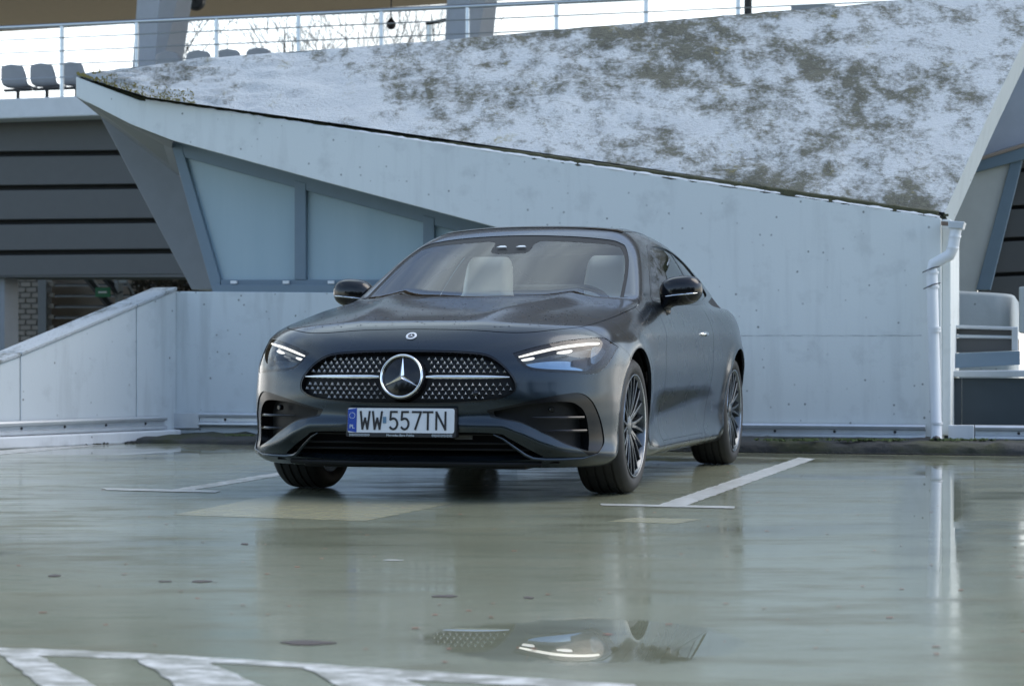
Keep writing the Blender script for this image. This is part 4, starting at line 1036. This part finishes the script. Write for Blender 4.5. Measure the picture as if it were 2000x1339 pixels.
# cowl between hood and windscreen
f_cowl = lambda u, v, w: np.minimum(v-.28, np.minimum(w-.90, .765-np.abs(u)))
cowl = rest.clip(f_cowl); cowl.build('cowl', M_PLAST, car, -.004)
rest = rest.clip(neg(f_cowl))
bum = fs_.clip(lambda u, v, w: -f_hood(u, v, w)-GAP).clip(lambda u, v, w: VS(w)-v-GAP)
for f in (f_light, f_gr, f_tr, f_lo): bum = bum.clip(neg(f))
bumper = bum.build('front_bumper', M_PAINT, car, 0, .030)
mid = rest.clip(lambda u, v, w: v-VS(w)-GAP).clip(neg(f_light))
DF = hermite([.1,.27,.47,.65,.95,1.1],[.70,.735,.79,.765,.775,.79]); DR = hermite([.1,.22,.32,.45,.72,.9,1.1],[1.86,1.90,2.02,2.09,2.11,2.14,2.17])
SILL = .232
fen = mid.clip(lambda u, v, w: DF(w)-v-GAP)
door = mid.clip(lambda u, v, w: v-DF(w)-GAP).clip(lambda u, v, w: DR(w)-v-GAP)
sk = door.clip(lambda u, v, w: SILL-w-.0008); door = door.clip(lambda u, v, w: w-SILL-.0008)
rear = mid.clip(lambda u, v, w: v-DR(w)-GAP)
for s in (1, -1):
    h = lambda u, v, w, s=s: s*u-.02
    fen.clip(h).build('fender', M_PAINT, car, 0, .016)
    dr = door.clip(h).build('door', M_PAINT, car, 0, .014)
    sk.clip(h).build('side_skirt', M_PAINT, car, 0, .012)
tl = lambda u, v, w: np.minimum.reduce([.075-np.abs(w-.86), np.abs(u)-.28, v-3.72])
rear.clip(neg(tl)).build('rear_body', M_PAINT, car, 0, .016)
for s in (1, -1): rear.clip(tl).clip(lambda u, v, w, s=s: s*u).build('tail_lamp', M_TAILR, car, -.003, .01)
# dark inner shell closes the shut lines
inn = body.clip(lambda u, v, w: .90-w)
for f in (f_light, f_gr, f_tr, f_lo): inn = inn.clip(neg(f))
inn.clip(arch(.385)).build('inner_shell', M_VOID, car, -.022)
# glasshouse
cab = up
f_roofp = lambda u, v, w: np.minimum.reduce([w-1.30, .50-.06*np.maximum(0, v-1.6)-np.abs(u), v-1.36-.12*u*u, 2.50-v])
for f in (f_ws, f_side, f_rear, f_roofp): cab = cab.clip(neg(f))
cab.build('roof_frame', M_PAINT, car, 0, .012)
ws = up.clip(f_ws); gl = ws.clip(f_wsi).build('windscreen', M_WSG, car, -.004)
gl['label'] = 'clear windscreen with cloudy reflections'
fr = ws.clip(neg(f_wsi)).build('windscreen_border', M_PLAST, car, -.0035)
f_sidein = lambda u, v, w: np.minimum(sdf(P_SIDEW, v, w)-.020, np.abs(u)-.35)
for s in (1, -1):
    h = lambda u, v, w, s=s: s*u
    sw = up.clip(f_side).clip(h)
    sw.clip(f_sidein).clip(lambda u, v, w: np.abs(v-2.12-.25*(w-1.0))-.035).build('side_window', M_SIDEG, car, -.006)
    sw.clip(neg(f_sidein)).build('window_trim', M_GLOSSB, car, .002, .01)
    sw.clip(f_sidein).clip(lambda u, v, w: .035-np.abs(v-2.12-.25*(w-1.0))).build('door_pillar', M_GLOSSB, car, -.004)
up.clip(f_rear).build('rear_window', M_SIDEG, car, -.004)
# black roof panel (glass) laid just proud of the roof
rfp = up.clip(lambda u, v, w: np.minimum.reduce([w-1.36, .535-.06*np.maximum(0, v-1.6)-np.abs(u), v-1.33-.12*u*u, 2.55-v]))
rfp.clip(neg(f_roofp, -.02)).build('roof_panel', M_GLOSSB, car, .003, .006)
up.clip(f_roofp).build('glass_roof', M_ROOFG, car, .001)

# ---- grille
gs_ = fs_.clip(lambda u, v, w: f_gr(u, v, w)+.012)
grille = gs_.build('grille', M_PLAST, car, -.034)
fs_.clip(f_gr).clip(lambda u, v, w: .007-sdf(P_GRILLE, u, w)).build('grille_rim', M_GLOSSB, car, -.002, .02)
def on_surfs(us, ws, off=0.0):
    "points and outward normals on the nose at (u, w)"
    us = np.asarray(us, float); ws = np.asarray(ws, float); n = len(us); vv = np.arange(-1.05, .12, .01)
    g = G(np.repeat(us, len(vv)), np.tile(vv, n), np.repeat(ws, len(vv))).reshape(n, -1); k = np.argmax(g < 0, 1); b = vv[k]; a = b-.01
    for _ in range(16):
        m = (a+b)/2; f = G(us, m, ws) < 0; b = np.where(f, m, b); a = np.where(f, a, m)
    P = np.stack([us, b, ws], 1); N = grad(P); N /= np.linalg.norm(N, axis=1)[:, None]; return P + N*np.reshape(off, (-1, 1)), N
def on_surf(u, w, off=0.0):
    P, N = on_surfs([u], [w], off); return P[0], N[0]
def curve_on(us, ws, off=0.0): return [tuple(p) for p in on_surfs(us, np.broadcast_to(ws, np.shape(us)), off)[0]]
def basis(n):
    n = Vector(n).normalized(); x = Vector((0,0,1)).cross(n); x = -x if x.x < 0 else x; x.normalize(); y = n.cross(x)
    if y.z < 0: y = -y
    return Matrix((x, y, n)).transposed()
sm = MB(); pk = P_GRILLE
rows = 12
gu, gw = [], []
for r in range(rows):
    w = .697-.0212*r
    for k in range(-17, 18): gu.append((k+.5*(r % 2))*.0318); gw.append(w)
gu = np.array(gu); gw = np.array(gw); dd = sdf(P_GRILLE, gu, gw)
ok_ = (dd > .014) & (np.hypot(gu, gw-.580) > .125) & (np.abs(gw-.580) > .012)
SPp, SPn = on_surfs(gu[ok_], gw[ok_], -.018)
for p, n, d in zip(SPp, SPn, dd[ok_]):
    M = basis(n); sc = .0084+.0016*min(1, d/.1)
    vs = [p + np.array(M @ Vector((0, 0, .0025)))]
    for q in range(6):
        a = math.pi/2+q*math.pi/3; rr2 = sc if q % 2 == 0 else sc*.17
        vs.append(p + np.array(M @ Vector((rr2*math.cos(a), rr2*math.sin(a), .001))))
    for q in range(6):
        a = math.pi/2+q*math.pi/3; rr2 = sc if q % 2 == 0 else sc*.17
        vs.append(p + np.array(M @ Vector((rr2*math.cos(a)*.8, rr2*math.sin(a)*.8, -.014))))
    sm.add(vs, [[0, 1+q, 1+(q+1)%6] for q in range(6)] + [[1+q, 7+q, 7+(q+1)%6, 1+(q+1)%6] for q in range(6)])
stt = sm.build('grille_stars', M_STAR, grille); stt['kind'] = 'stuff'; stt['label'] = 'field of tiny chrome stars on the black grille'
for s in (1, -1):
    tt = np.linspace(0, 1, 22); pts = curve_on(s*(.115+tt*.385), .580, .004); rs = [.0095*(1-t**6*.75)*(.6+.4*min(1, t*9)) for t in tt]
    MB().tube(pts, rs, 10).build('chrome_bar', M_CHROME, grille, True)
# emblem
p, n = on_surf(0, .580, .006); EM4 = Matrix.Translation(Vector(p)) @ basis(n).to_4x4()
ring = MB(); nr_ = 56; prof = [(.0985+.0065*math.cos(a), .009*math.sin(a)+.012) for a in np.linspace(0, 2*math.pi, 12, endpoint=False)]
ring.lathe([(z, r) for r, z in prof], nr_, 'z', close=True).build('emblem_ring', M_CHROME, grille, True).matrix_local = EM4.copy()
MB().lathe([(-.05,.112),(.002,.108),(.008,.098),(.010,.0)], 48, 'z').build('emblem_disc', M_GLOSSB, grille, True).matrix_local = EM4.copy()
def star3(r, z0, z1, inner=.13):
    m = MB(); vs = [(0,0,z1)]
    for q in range(6):
        a = math.pi/2+q*math.pi/3; k = r if q % 2 == 0 else r*inner; vs.append((k*math.cos(a), k*math.sin(a), z0+(.0 if q % 2 else .003)))
    return m.add(vs, [[0, 1+q, 1+(q+1)%6] for q in range(6)])
star3(.096, .010, .022).build('emblem_star', M_CHROME, grille).matrix_local = EM4.copy()
# hood badge
pb_, nb_ = on_surf(0, .770, .001)
mat4 = Matrix.Translation(Vector(pb_)) @ basis(nb_).to_4x4()
MB().lathe([(0,.026),(.003,.026),(.004,.024),(.004,.017),(.003,.016)], 32, 'z').build('badge_ring', M_PLATEW, bumper, True).matrix_local = mat4.copy()
MB().lathe([(.0022,.0175),(.0025,0)], 24, 'z').build('badge_disc', M_PLATEK, bumper).matrix_local = mat4.copy()
star3(.0165, .003, .0045, .22).build('badge_star', M_PLATEW, bumper).matrix_local = mat4.copy()

# ---- side intakes, lower intake, lip
for s in (1, -1):
    h = lambda u, v, w, s=s: s*u
    fb = fs_.clip(h)
    fb.clip(f_tr).clip(neg(f_in)).build('intake_surround', M_SATINB, car, -.005, .064)
    itk = fb.clip(lambda u, v, w: f_in(u, v, w)+.010).build('side_intake', M_PLAST, car, -.065)
    for (w0, a0, a1) in ((.392, .60, .812), (.330, .68, .820)):
        aa = np.linspace(a0, a1, 14); pts = curve_on(s*aa, w0, -.010-.030*((a1-aa)/(a1-a0))**2)
        MB().tube(pts, [.002+.0045*min(1, t*2.5) for t in np.linspace(0, 1, 14)], 6).build('intake_slat', M_GLOSSB, itk, True)
    p, n = on_surf(s*.690, .430, -.030); 
    MB().lathe([(-.01,.013),(.008,.013),(.011,.010),(.011,0)], 20, 'z').build('parking_sensor', M_GLOSSB, itk, True).matrix_local = Matrix.Translation(Vector(p)) @ basis(n).to_4x4()
    # lip blade under the wing
    pts = curve_on(s*np.array((.43,.47,.52,.56,.59,.64,.72,.80,.862)), np.array((.317,.297,.256,.222,.205,.199,.199,.203,.222)), .002)
    MB().tube(pts, [.003,.005,.007,.008,.009,.009,.009,.007,.002], 8).build('lip_blade', M_PAINT, car, True)
low_in = fs_.clip(lambda u, v, w: f_lo(u, v, w)+.012).build('lower_intake', M_VOID, car, -.07)
for w0 in (.222, .262, .300):
    um = .60-(w0-.21)*1.6
    MB().tube(curve_on(np.linspace(-um, um, 24), w0, -.035), .0055, 6).build('intake_bar', M_PLAST, low_in, True)
MB().tube(curve_on(np.linspace(-.62, .62, 24), .178, .003), .012, 8).build('front_lip', M_PLAST, car, True)
MB().box((.27,-.80,.300),(.085,.012,.020)).build('radar_cover', M_LOUV, low_in)
p, n = on_surf(.35, .507, -.022); MB().lathe([(0,.013),(.012,.013),(.014,.009),(.014,0)], 18, 'z').build('parking_sensor', M_GLOSSB, grille, True).matrix_local = Matrix.Translation(Vector(p)) @ basis(n).to_4x4()

# ---- headlamps
P_DRL = smooth_loop([(.522,.690),(.60,.712),(.70,.736),(.80,.750),(.845,.751),(.85,.746),(.80,.742),(.70,.726),(.60,.701),(.525,.683)], (0, 4, 5, 9))
P_D1 = smooth_loop([(.690,.706),(.73,.716),(.755,.717),(.75,.709),(.72,.703)]); P_D2 = smooth_loop([(.535,.670),(.57,.680),(.60,.684),(.595,.676),(.56,.669)])
P_BEZ = smooth_loop([(.56,.650),(.66,.668),(.76,.664),(.775,.63),(.70,.622),(.60,.628)]); P_SHELF = smooth_loop([(.585,.630),(.66,.640),(.75,.634),(.80,.622),(.80,.612),(.70,.612),(.60,.618)])
P_MOD = smooth_loop([(.765,.668),(.822,.676),(.826,.624),(.772,.618)], (0,1,2,3)); P_SIDEREF = smooth_loop([(.835,.735),(.885,.72),(.88,.68),(.855,.65),(.84,.66)])
for s in (1, -1):
    h = lambda u, v, w, s=s: s*u
    fb = fs_.clip(h)
    lm = fb.clip(lambda u, v, w: f_light(u, v, w)+.006).build('headlamp', M_LAMPDK, car, -.050)
    fb.clip(f_light).build('lens', M_LENS, lm, -.002)
    fb.clip(f_light).clip(lambda u, v, w: .014-sdf(P_LIGHT, np.abs(u), w)).build('lamp_border', M_PLAST, lm, -.003, .045)
    fb.clip(front(P_DRL)).build('light_strip', M_DRL, lm, -.016, .01)
    fb.clip(front(P_D1)).build('light_dash', M_DRL2, lm, -.022, .008); fb.clip(front(P_D2)).build('light_dash', M_DRL2, lm, -.022, .008)
    fb.clip(front(P_BEZ)).build('lamp_bezel', M_LAMPIN, lm, -.036, .01)
    fb.clip(front(P_SHELF)).build('lamp_shelf', M_LAMPIN, lm, -.022, .02)
    fb.clip(front(P_MOD)).build('projector_module', M_GLOSSB, lm, -.024, .02)
    fb.clip(front(P_SIDEREF)).build('side_reflector', M_LAMPIN, lm, -.030, .01)

# ---- number plate
pl = empty('number_plate', (0, -.918, .379), 0, car); pl.rotation_euler = (R(-4), 0, 0)
def rrect(w, h, r, y, n=5):
    pts = []
    for cx, cz, a0 in ((w/2-r, h/2-r, 0), (-w/2+r, h/2-r, 90), (-w/2+r, -h/2+r, 180), (w/2-r, -h/2+r, 270)):
        for k in range(n): a = R(a0+90*k/(n-1)); pts.append((cx+r*math.cos(a), y, cz+r*math.sin(a)))
    return pts
MB().prism([(x, y, z-.008) for x, y, z in rrect(.536, .138, .008, 0)], (0, .05, 0)).build('plate_frame', M_PLATEK, pl, bevel=.002)
MB().prism(rrect(.520, .114, .010, -.003), (0, .004, 0)).build('plate_face', M_PLATEW, pl)
MB().prism([(-.259,-.0045,-.050),(-.2155,-.0045,-.056),(-.2155,-.0045,.056),(-.259,-.0045,.050)], (0, .001, 0)).build('country_band', M_PLATEB, pl)
def strokes(lines, ox, oz, sx_, sz_, t, y, name, mat, parent):
    m = MB()
    for ln in lines:
        P = [np.array((ox+x*sx_, oz+z*sz_)) for x, z in ln]
        for a, b_ in zip(P[:-1], P[1:]):
            d = b_-a; L_ = np.linalg.norm(d); d = d/L_; nrm = np.array((-d[1], d[0]))*t/2; a2 = a-d*t*.35; b2 = b_+d*t*.35
            m.prism([(q[0], y-random.random()*.0003, q[1]) for q in (a2+nrm, b2+nrm, b2-nrm, a2-nrm)][::-1], (0, .0015, 0))
    return m.build(name, mat, parent)
arc = lambda cx, cz, rx, rz, a0, a1, n=12: [(cx+rx*math.cos(R(a)), cz+rz*math.sin(R(a))) for a in np.linspace(a0, a1, n)]
GL = {'W': [[(0,1),(.22,0),(.5,.62),(.78,0),(1,1)]], '5': [[(.92,1),(.12,1),(.06,.55)] , [(.06,.55)]+arc(.46,.31,.52,.31,120,-140,16)], '7': [[(.0,1),(1,1),(.35,0)]], 'T': [[(0,1),(1,1)],[(.5,1),(.5,0)]], 'N': [[(0,0),(0,1),(1,0),(1,1)]]}
for ch, x0, wd in (('W',-.196,.044),('W',-.136,.044),('5',-.052,.037),('5',.003,.037),('7',.058,.041),('T',.110,.046),('N',.174,.044)):
    strokes(GL[ch], x0, -.040, wd, .080, .0095, -.0052, 'plate_character', M_PLATEK, pl)
MB().box((-.078,-.005,.002),(.016,.001,.030)).build('plate_sticker', M_PLATEG, pl)
ms_ = MB()
for k in range(12): a = 2*math.pi*k/12; ms_.box((-.2375+.0135*math.cos(a), -.0052, .022+.0135*math.sin(a)), (.0035,.0008,.0035), Matrix.Rotation(.78, 3, 'Y'))
ms_.build('flag_stars', M_PRINT, pl)['kind'] = 'stuff'
def text(s, size, loc_, name, mat, parent, sx_=1.0):
    cu = bpy.data.curves.new(name, 'FONT'); cu.body = s; cu.size = size; cu.align_x = 'CENTER'; cu.align_y = 'CENTER'; cu.extrude = .0004
    t = bpy.data.objects.new(name, cu); COL.objects.link(t); bpy.context.view_layer.update(); me = bpy.data.meshes.new_from_object(t.evaluated_get(bpy.context.evaluated_depsgraph_get())); bpy.data.objects.remove(t)
    me.materials.clear(); me.materials.append(mat)
    o = bpy.data.objects.new(name, me); COL.objects.link(o); o.parent = parent; o.location = loc_; o.rotation_euler = (R(90), 0, 0); o.scale = (sx_, 1, 1); return o
text('PL', .026, (-.2375,-.0055,-.030), 'country_code', M_PRINT, pl)
text('Mercedes-Benz Polska', .0150, (0,-.0035,-.0685), 'frame_lettering', M_PRINT, pl)
for s in (1, -1):
    dm = MB()
    for i in range(14):
        for j in range(3): dm.box((s*(.250-i*.0072-(j%2)*.0036), -.0012, -.0635-j*.0042), (.0030,.001,.0030), Matrix.Rotation(.78, 3, 'Y'))
    dm.build('frame_pattern', M_PRINT, pl)['kind'] = 'stuff'

# ---- wheels
def wheel(u, v, s):
    o = empty('wheel', (u, v, WR), 0, car)
    if s < 0: o.rotation_euler = (0, 0, math.pi)
    h = .1225; prof = [(-h+.02,.250),(-h+.004,.268),(-h,.290),(-h+.006,.312),(-h+.022,.327),(-h+.03,.330)]
    for gx in (-.065,-.022,.022,.065): prof += [(gx-.006,.3345),(gx-.005,.327),(gx+.005,.327),(gx+.006,.3345)]
    prof += [(h-.03,.330),(h-.022,.327),(h-.006,.312),(h,.290),(h-.004,.268),(h-.02,.250)]
    MB().lathe(prof, 72, 'x').build('tyre', M_RUBBER, o, True)
    MB().lathe([(h-.020,.249),(h-.008,.2545),(h-.004,.252),(h-.010,.244),(h-.03,.238),(h-.06,.225),(-h+.02,.22),(-h+.02,.249)], 72, 'x').build('rim', M_RIM, o, True)
    MB().lathe([(h-.0085,.2545),(h-.0030,.2535),(h-.0040,.2475),(h-.0105,.2465)], 72, 'x').build('rim_edge', M_RIMB, o, True)
    MB().lathe([(h-.045,.0),(h-.045,.05),(h-.032,.047),(h-.024,.030),(h-.022,.0)], 32, 'x').build('hub_cap', M_RIM, o, True)
    MB().lathe([(-.01,.06),(-.01,.175),(.012,.175),(.012,.06)], 40, 'x').build('brake_disc', M_DISC, o, True)
    MB().box((.0, .15, .0), (.09, .07, .17)).build('brake_caliper', M_BLACK, o, bevel=.01)
    for k in range(10):
        m = MB()
        for dlt in (-1, 1):
            a0 = 2*math.pi*k/10 + dlt*.07; a1 = 2*math.pi*k/10 + dlt*.165
            def pt(r, a, x, wdt):
                c, d = math.cos(a), math.sin(a); return [(x, r*c-wdt*d, r*d+wdt*c), (x, r*c+wdt*d, r*d-wdt*c), (x-.028, r*c+wdt*d*1.2, r*d-wdt*c*1.2), (x-.028, r*c-wdt*d*1.2, r*d+wdt*c*1.2)]
            sec = [pt(.040, a0, h-.034, .0085), pt(.11, a0+(a1-a0)*.35, h-.022, .0075), pt(.19, a0+(a1-a0)*.75, h-.016, .006), pt(.247, a1, h-.014, .0055)]
            vs = [q for sc in sec for q in sc]; fs = [[i*4+j, i*4+(j+1)%4, (i+1)*4+(j+1)%4, (i+1)*4+j] for i in range(3) for j in range(4)]
            m.add(vs, fs+[[3,2,1,0],[12,13,14,15]])
        sp_ = m.build('spoke', M_RIM, o, bevel=.0025)
        sp_.data.materials.append(M_RIMB)
        if k % 2 == 0:
            for pg in sp_.data.polygons: 
                if pg.normal.x < .6 and abs(pg.normal.x) < .35 and False: pg.material_index = 1
    for q in range(5):
        a = 2*math.pi*(q+.5)/5; MB().lathe([(h-.052,.0075),(h-.036,.0075),(h-.034,0)], 8, 'x').build('wheel_bolt', M_BLACK, o).location = (0, .036*math.cos(a)*1.0, .036*math.sin(a))
    return o
UO = .790
for s in (1, -1):
    wheel(s*UO, 0, s); wheel(s*(UO+.004), WBASE, s)
    for c in (0, WBASE):
        lin = MB(); n = 28; vs = []; fs = []
        for k in range(n+1):
            a = R(-12+204*k/n)
            for uu in (.56, .895): vs.append((s*uu, c+.386*math.cos(a), .34+.386*math.sin(a)))
        for k in range(n): fs.append([2*k, 2*k+1, 2*k+3, 2*k+2])
        k0 = len(vs); vs += [(s*.56, c, .34)]; fs += [[k0, 2*k, 2*k+2] for k in range(n)]
        lin.add(vs, fs).build('wheel_arch_liner', M_VOID, car)
# floor pan and engine bay block
MB().box((0, 1.45, .200), (1.40, 4.3, .04)).build('underbody', M_VOID, car)
MB().box((0, -.08, .45), (1.0, 1.05, .50)).build('engine_block', M_VOID, car)
MB().box((0, -.62, .165), (1.10, .22, .03)).build('splitter', M_PLAST, car, bevel=.006)
MB().box((0, .2, .155), (.30,.30,.07)).build('undertray_bulge', M_VOID, car, bevel=.02)

# ---- mirrors
def mirror_f(sx):
    def f(u, v, w):
        x = (u*sx-.935)/.118; y = (v-1.03)/.085; z = (w-1.022)/.086
        x2 = x; zz = z - .10*x; zz = np.where(zz < 0, zz*1.15, zz)
        d = (np.abs(x2)**2.6+np.abs(y)**2.4+np.abs(zz)**2.4)**(1/2.5)-1; d = d*.075
        d = smax(d, (v-1.075)*1.0, .02)
        t = np.clip((w-.935)/(1.0-.935), 0, 1); cx = .845+.05*t
        arm = np.sqrt(((u*sx-cx)*1.0)**2/(.034**2)+((v-1.03)/.045)**2)-1; arm = arm*.034; arm = smax(arm, w-1.0, .01); arm = smax(arm, .90-w, .01)
        return smin(d, arm, .03)
    return f
for s in (1, -1):
    fm = mirror_f(s); lo = (.78, .90, .88) if s > 0 else (-1.08, .90, .88); hi = (1.08, 1.15, 1.12) if s > 0 else (-.78, 1.15, 1.12)
    Vm, Fm = surface_net(fm, lo, hi, .006, 4); Vm = project(relax(Vm, Fm, 3), 3, fm); sh = Shell(Vm, Fm, fm)
    mo = sh.clip(lambda u, v, w: w-1.003+.0*u-.10*(np.abs(u)-.935)).build('door_mirror', M_GLOSSB, car)
    sh.clip(lambda u, v, w: 1.001-w+.10*(np.abs(u)-.935)).build('mirror_base', M_GLOSSB, mo)
    pts = []
    for a in np.linspace(.865, 1.035, 12):
        vv = 1.03
        for v in np.arange(.90, 1.06, .003):
            if fm(np.array([s*a]), np.array([v]), np.array([1.003+.1*(a-.935)]))[0] < 0: vv = v; break
        pts.append((s*a, vv, 1.003+.1*(a-.935)))
    MB().tube(pts, [.002]+[.0042]*10+[.002], 6).build('turn_signal', M_CHROME, mo, True)
# ---- door handles
for s in (1, -1):
    P = project(np.array([[s*.9, 1.86, .800]]), 8)[0]
    vs = []; m = MB()
    n_u, n_v = 20, 10
    for i in range(n_u):
        for j in range(n_v):
            a, b_ = 2*math.pi*i/n_u, -math.pi/2+math.pi*j/(n_v-1); vs.append((P[0]+s*(.004+.018*math.cos(b_)*max(0, math.cos(0))*1-.018+.014*math.cos(b_)), P[1]+.105*math.sin(b_), P[2]+.018*math.cos(b_)*math.sin(a)) if False else (P[0]+s*(.022*math.cos(b_)*math.cos(a)), P[1]+.10*math.sin(b_), P[2]+.016*math.cos(b_)*math.sin(a)))
    m.add(vs, [[i*n_v+j, ((i+1)%n_u)*n_v+j, ((i+1)%n_u)*n_v+j+1, i*n_v+j+1] for i in range(n_u) for j in range(n_v-1)]); m.build('door_handle', M_CHROME, car, True)

# ---- interior
def blob(f, lo, hi, h, name, mat, parent):
    Vb, Fb = surface_net(f, lo, hi, h, 2); Vb = project(Vb, 3, f); return Shell(Vb, Fb, f).build(name, mat, parent)
def sbox(u, v, w, c, d, r):
    q = [np.abs(x-cc)-dd+r for x, cc, dd in zip((u, v, w), c, d)]; return np.sqrt(sum(np.maximum(k, 0)**2 for k in q))+np.minimum(np.maximum.reduce(q), 0)-r
for s in (1, -1):
    cx = s*.365
    st_ = empty('front_seat', (cx, 1.55, .22), 0, car)
    def fb_(u, v, w):
        t = (w-.55); lean = .28*t; wid = .245-.10*sstep(w, .90, 1.06)-.015*sstep(w, 1.06, 1.25); return sbox(u/np.maximum(wid/.245, .2), v-lean, w, (0,1.62,.86), (.245,.085,.40), .075)*.9
    def off(f, cx=cx): return lambda u, v, w: f(u-0, v, w)
    ob = blob(fb_, (-.3, 1.4, .40), (.3, 2.0, 1.32), .015, 'backrest', M_LEATHER, st_); ob.location = (0, -1.55, -.22)
    ob = blob(lambda u, v, w: sbox(u, v, w, (0,1.42,.50), (.25,.28,.09), .06), (-.3, 1.05, .36), (.3, 1.76, .64), .02, 'cushion', M_LEATHER, st_); ob.location = (0, -1.55, -.22)
ob = blob(lambda u, v, w: sbox(u, v-.3*(w-.6), w, (0,2.45,.78), (.60,.09,.34), .08), (-.66, 2.2, .36), (.66, 2.8, 1.20), .025, 'rear_seat', M_INTB, car)
ob = blob(lambda u, v, w: sbox(u, v, w+.10*(v-.8)-.04*np.cos(u*4), (0,.86,.82), (.74,.26,.12), .07), (-.82, .5, .62), (.82, 1.2, 1.02), .02, 'dashboard', M_INTD, car)
for s in (1, -1):
    MB().box((s*.70, 1.5, .74), (.05, 1.4, .30)).build('door_card', M_LEATHER if s < 0 else M_INTD, car, bevel=.02)
sw_ = MB(); Mx = Matrix.Translation((.365, 1.16, .885)) @ Matrix.Rotation(R(-65), 4, 'X')
pts = [Mx @ Vector((.185*math.cos(a), .185*math.sin(a), 0)) for a in np.linspace(0, 2*math.pi, 41)]; sw_.tube(pts, .016, 10, cap=False)
stw = sw_.build('steering_wheel', M_INTD, car, True)
sp2 = MB(); sp2.tube([Mx @ Vector((-.18,0,0)), Mx @ Vector((.18,0,0))], .018, 8); sp2.tube([Mx @ Vector((0,0,0)), Mx @ Vector((0,-.18,0))], .016, 8); sp2.build('wheel_spokes', M_CHROME, stw, True)
ob = blob(lambda u, v, w: sbox(u, v-.0, w-.0, (0,1.16,1.265), (.13,.05,.032), .028), (-.18, 1.06, 1.20), (.18, 1.26, 1.33), .008, 'rear_view_mirror', M_INTD, car)
for s in (1, -1):
    MB().prism([(s*.055-.030, .0, -.008), (s*.055+.030, .0, -.008), (s*.055+.016, .0, .010), (s*.055-.012, .0, .010)], (0,.004,0)).build('camera_window', M_GALV, fr).matrix_local = Matrix.Translation((0, .40+.277*2.15-.016, 1.277)) @ Matrix.Rotation(R(-62), 4, 'X')
hl_ = up.clip(lambda u, v, w: np.minimum.reduce([w-1.30, v-1.22, 2.7-v])).clip(neg(f_roofp, -.03)); hl_.build('headliner', M_HEADL, car, -.035)
# raindrops on the hood
dp_ = MB(); rnd = random.Random(4); uu = np.array([rnd.uniform(-.72, .72) for _ in range(420)]); vv_ = np.array([-.68+1.0*rnd.random()**1.3 for _ in range(420)])
kk = f_hood(uu, vv_, np.full(420, .9)) > .02; uu = uu[kk]; vv_ = vv_[kk]; la = np.full(len(uu), .70); lb = np.full(len(uu), 1.05)
for _ in range(18):
    m_ = (la+lb)/2; f_ = lower(uu, vv_, m_) < 0; la = np.where(f_, m_, la); lb = np.where(f_, lb, m_)
for u, v, w in zip(uu, vv_, la):
    r = rnd.choice((.0018,.0025,.003,.004))
    dp_.add([(u+r*math.cos(a), v+r*math.sin(a)*1.3, w) for a in (0,1.05,2.1,3.14,4.2,5.25)]+[(u, v, w+r*.7)], [[i,(i+1)%6,6] for i in range(6)])
rd = dp_.build('raindrops', M_GLOSSB, hd, True); rd['kind'] = 'stuff'; rd['label'] = 'beads of rain on the hood'
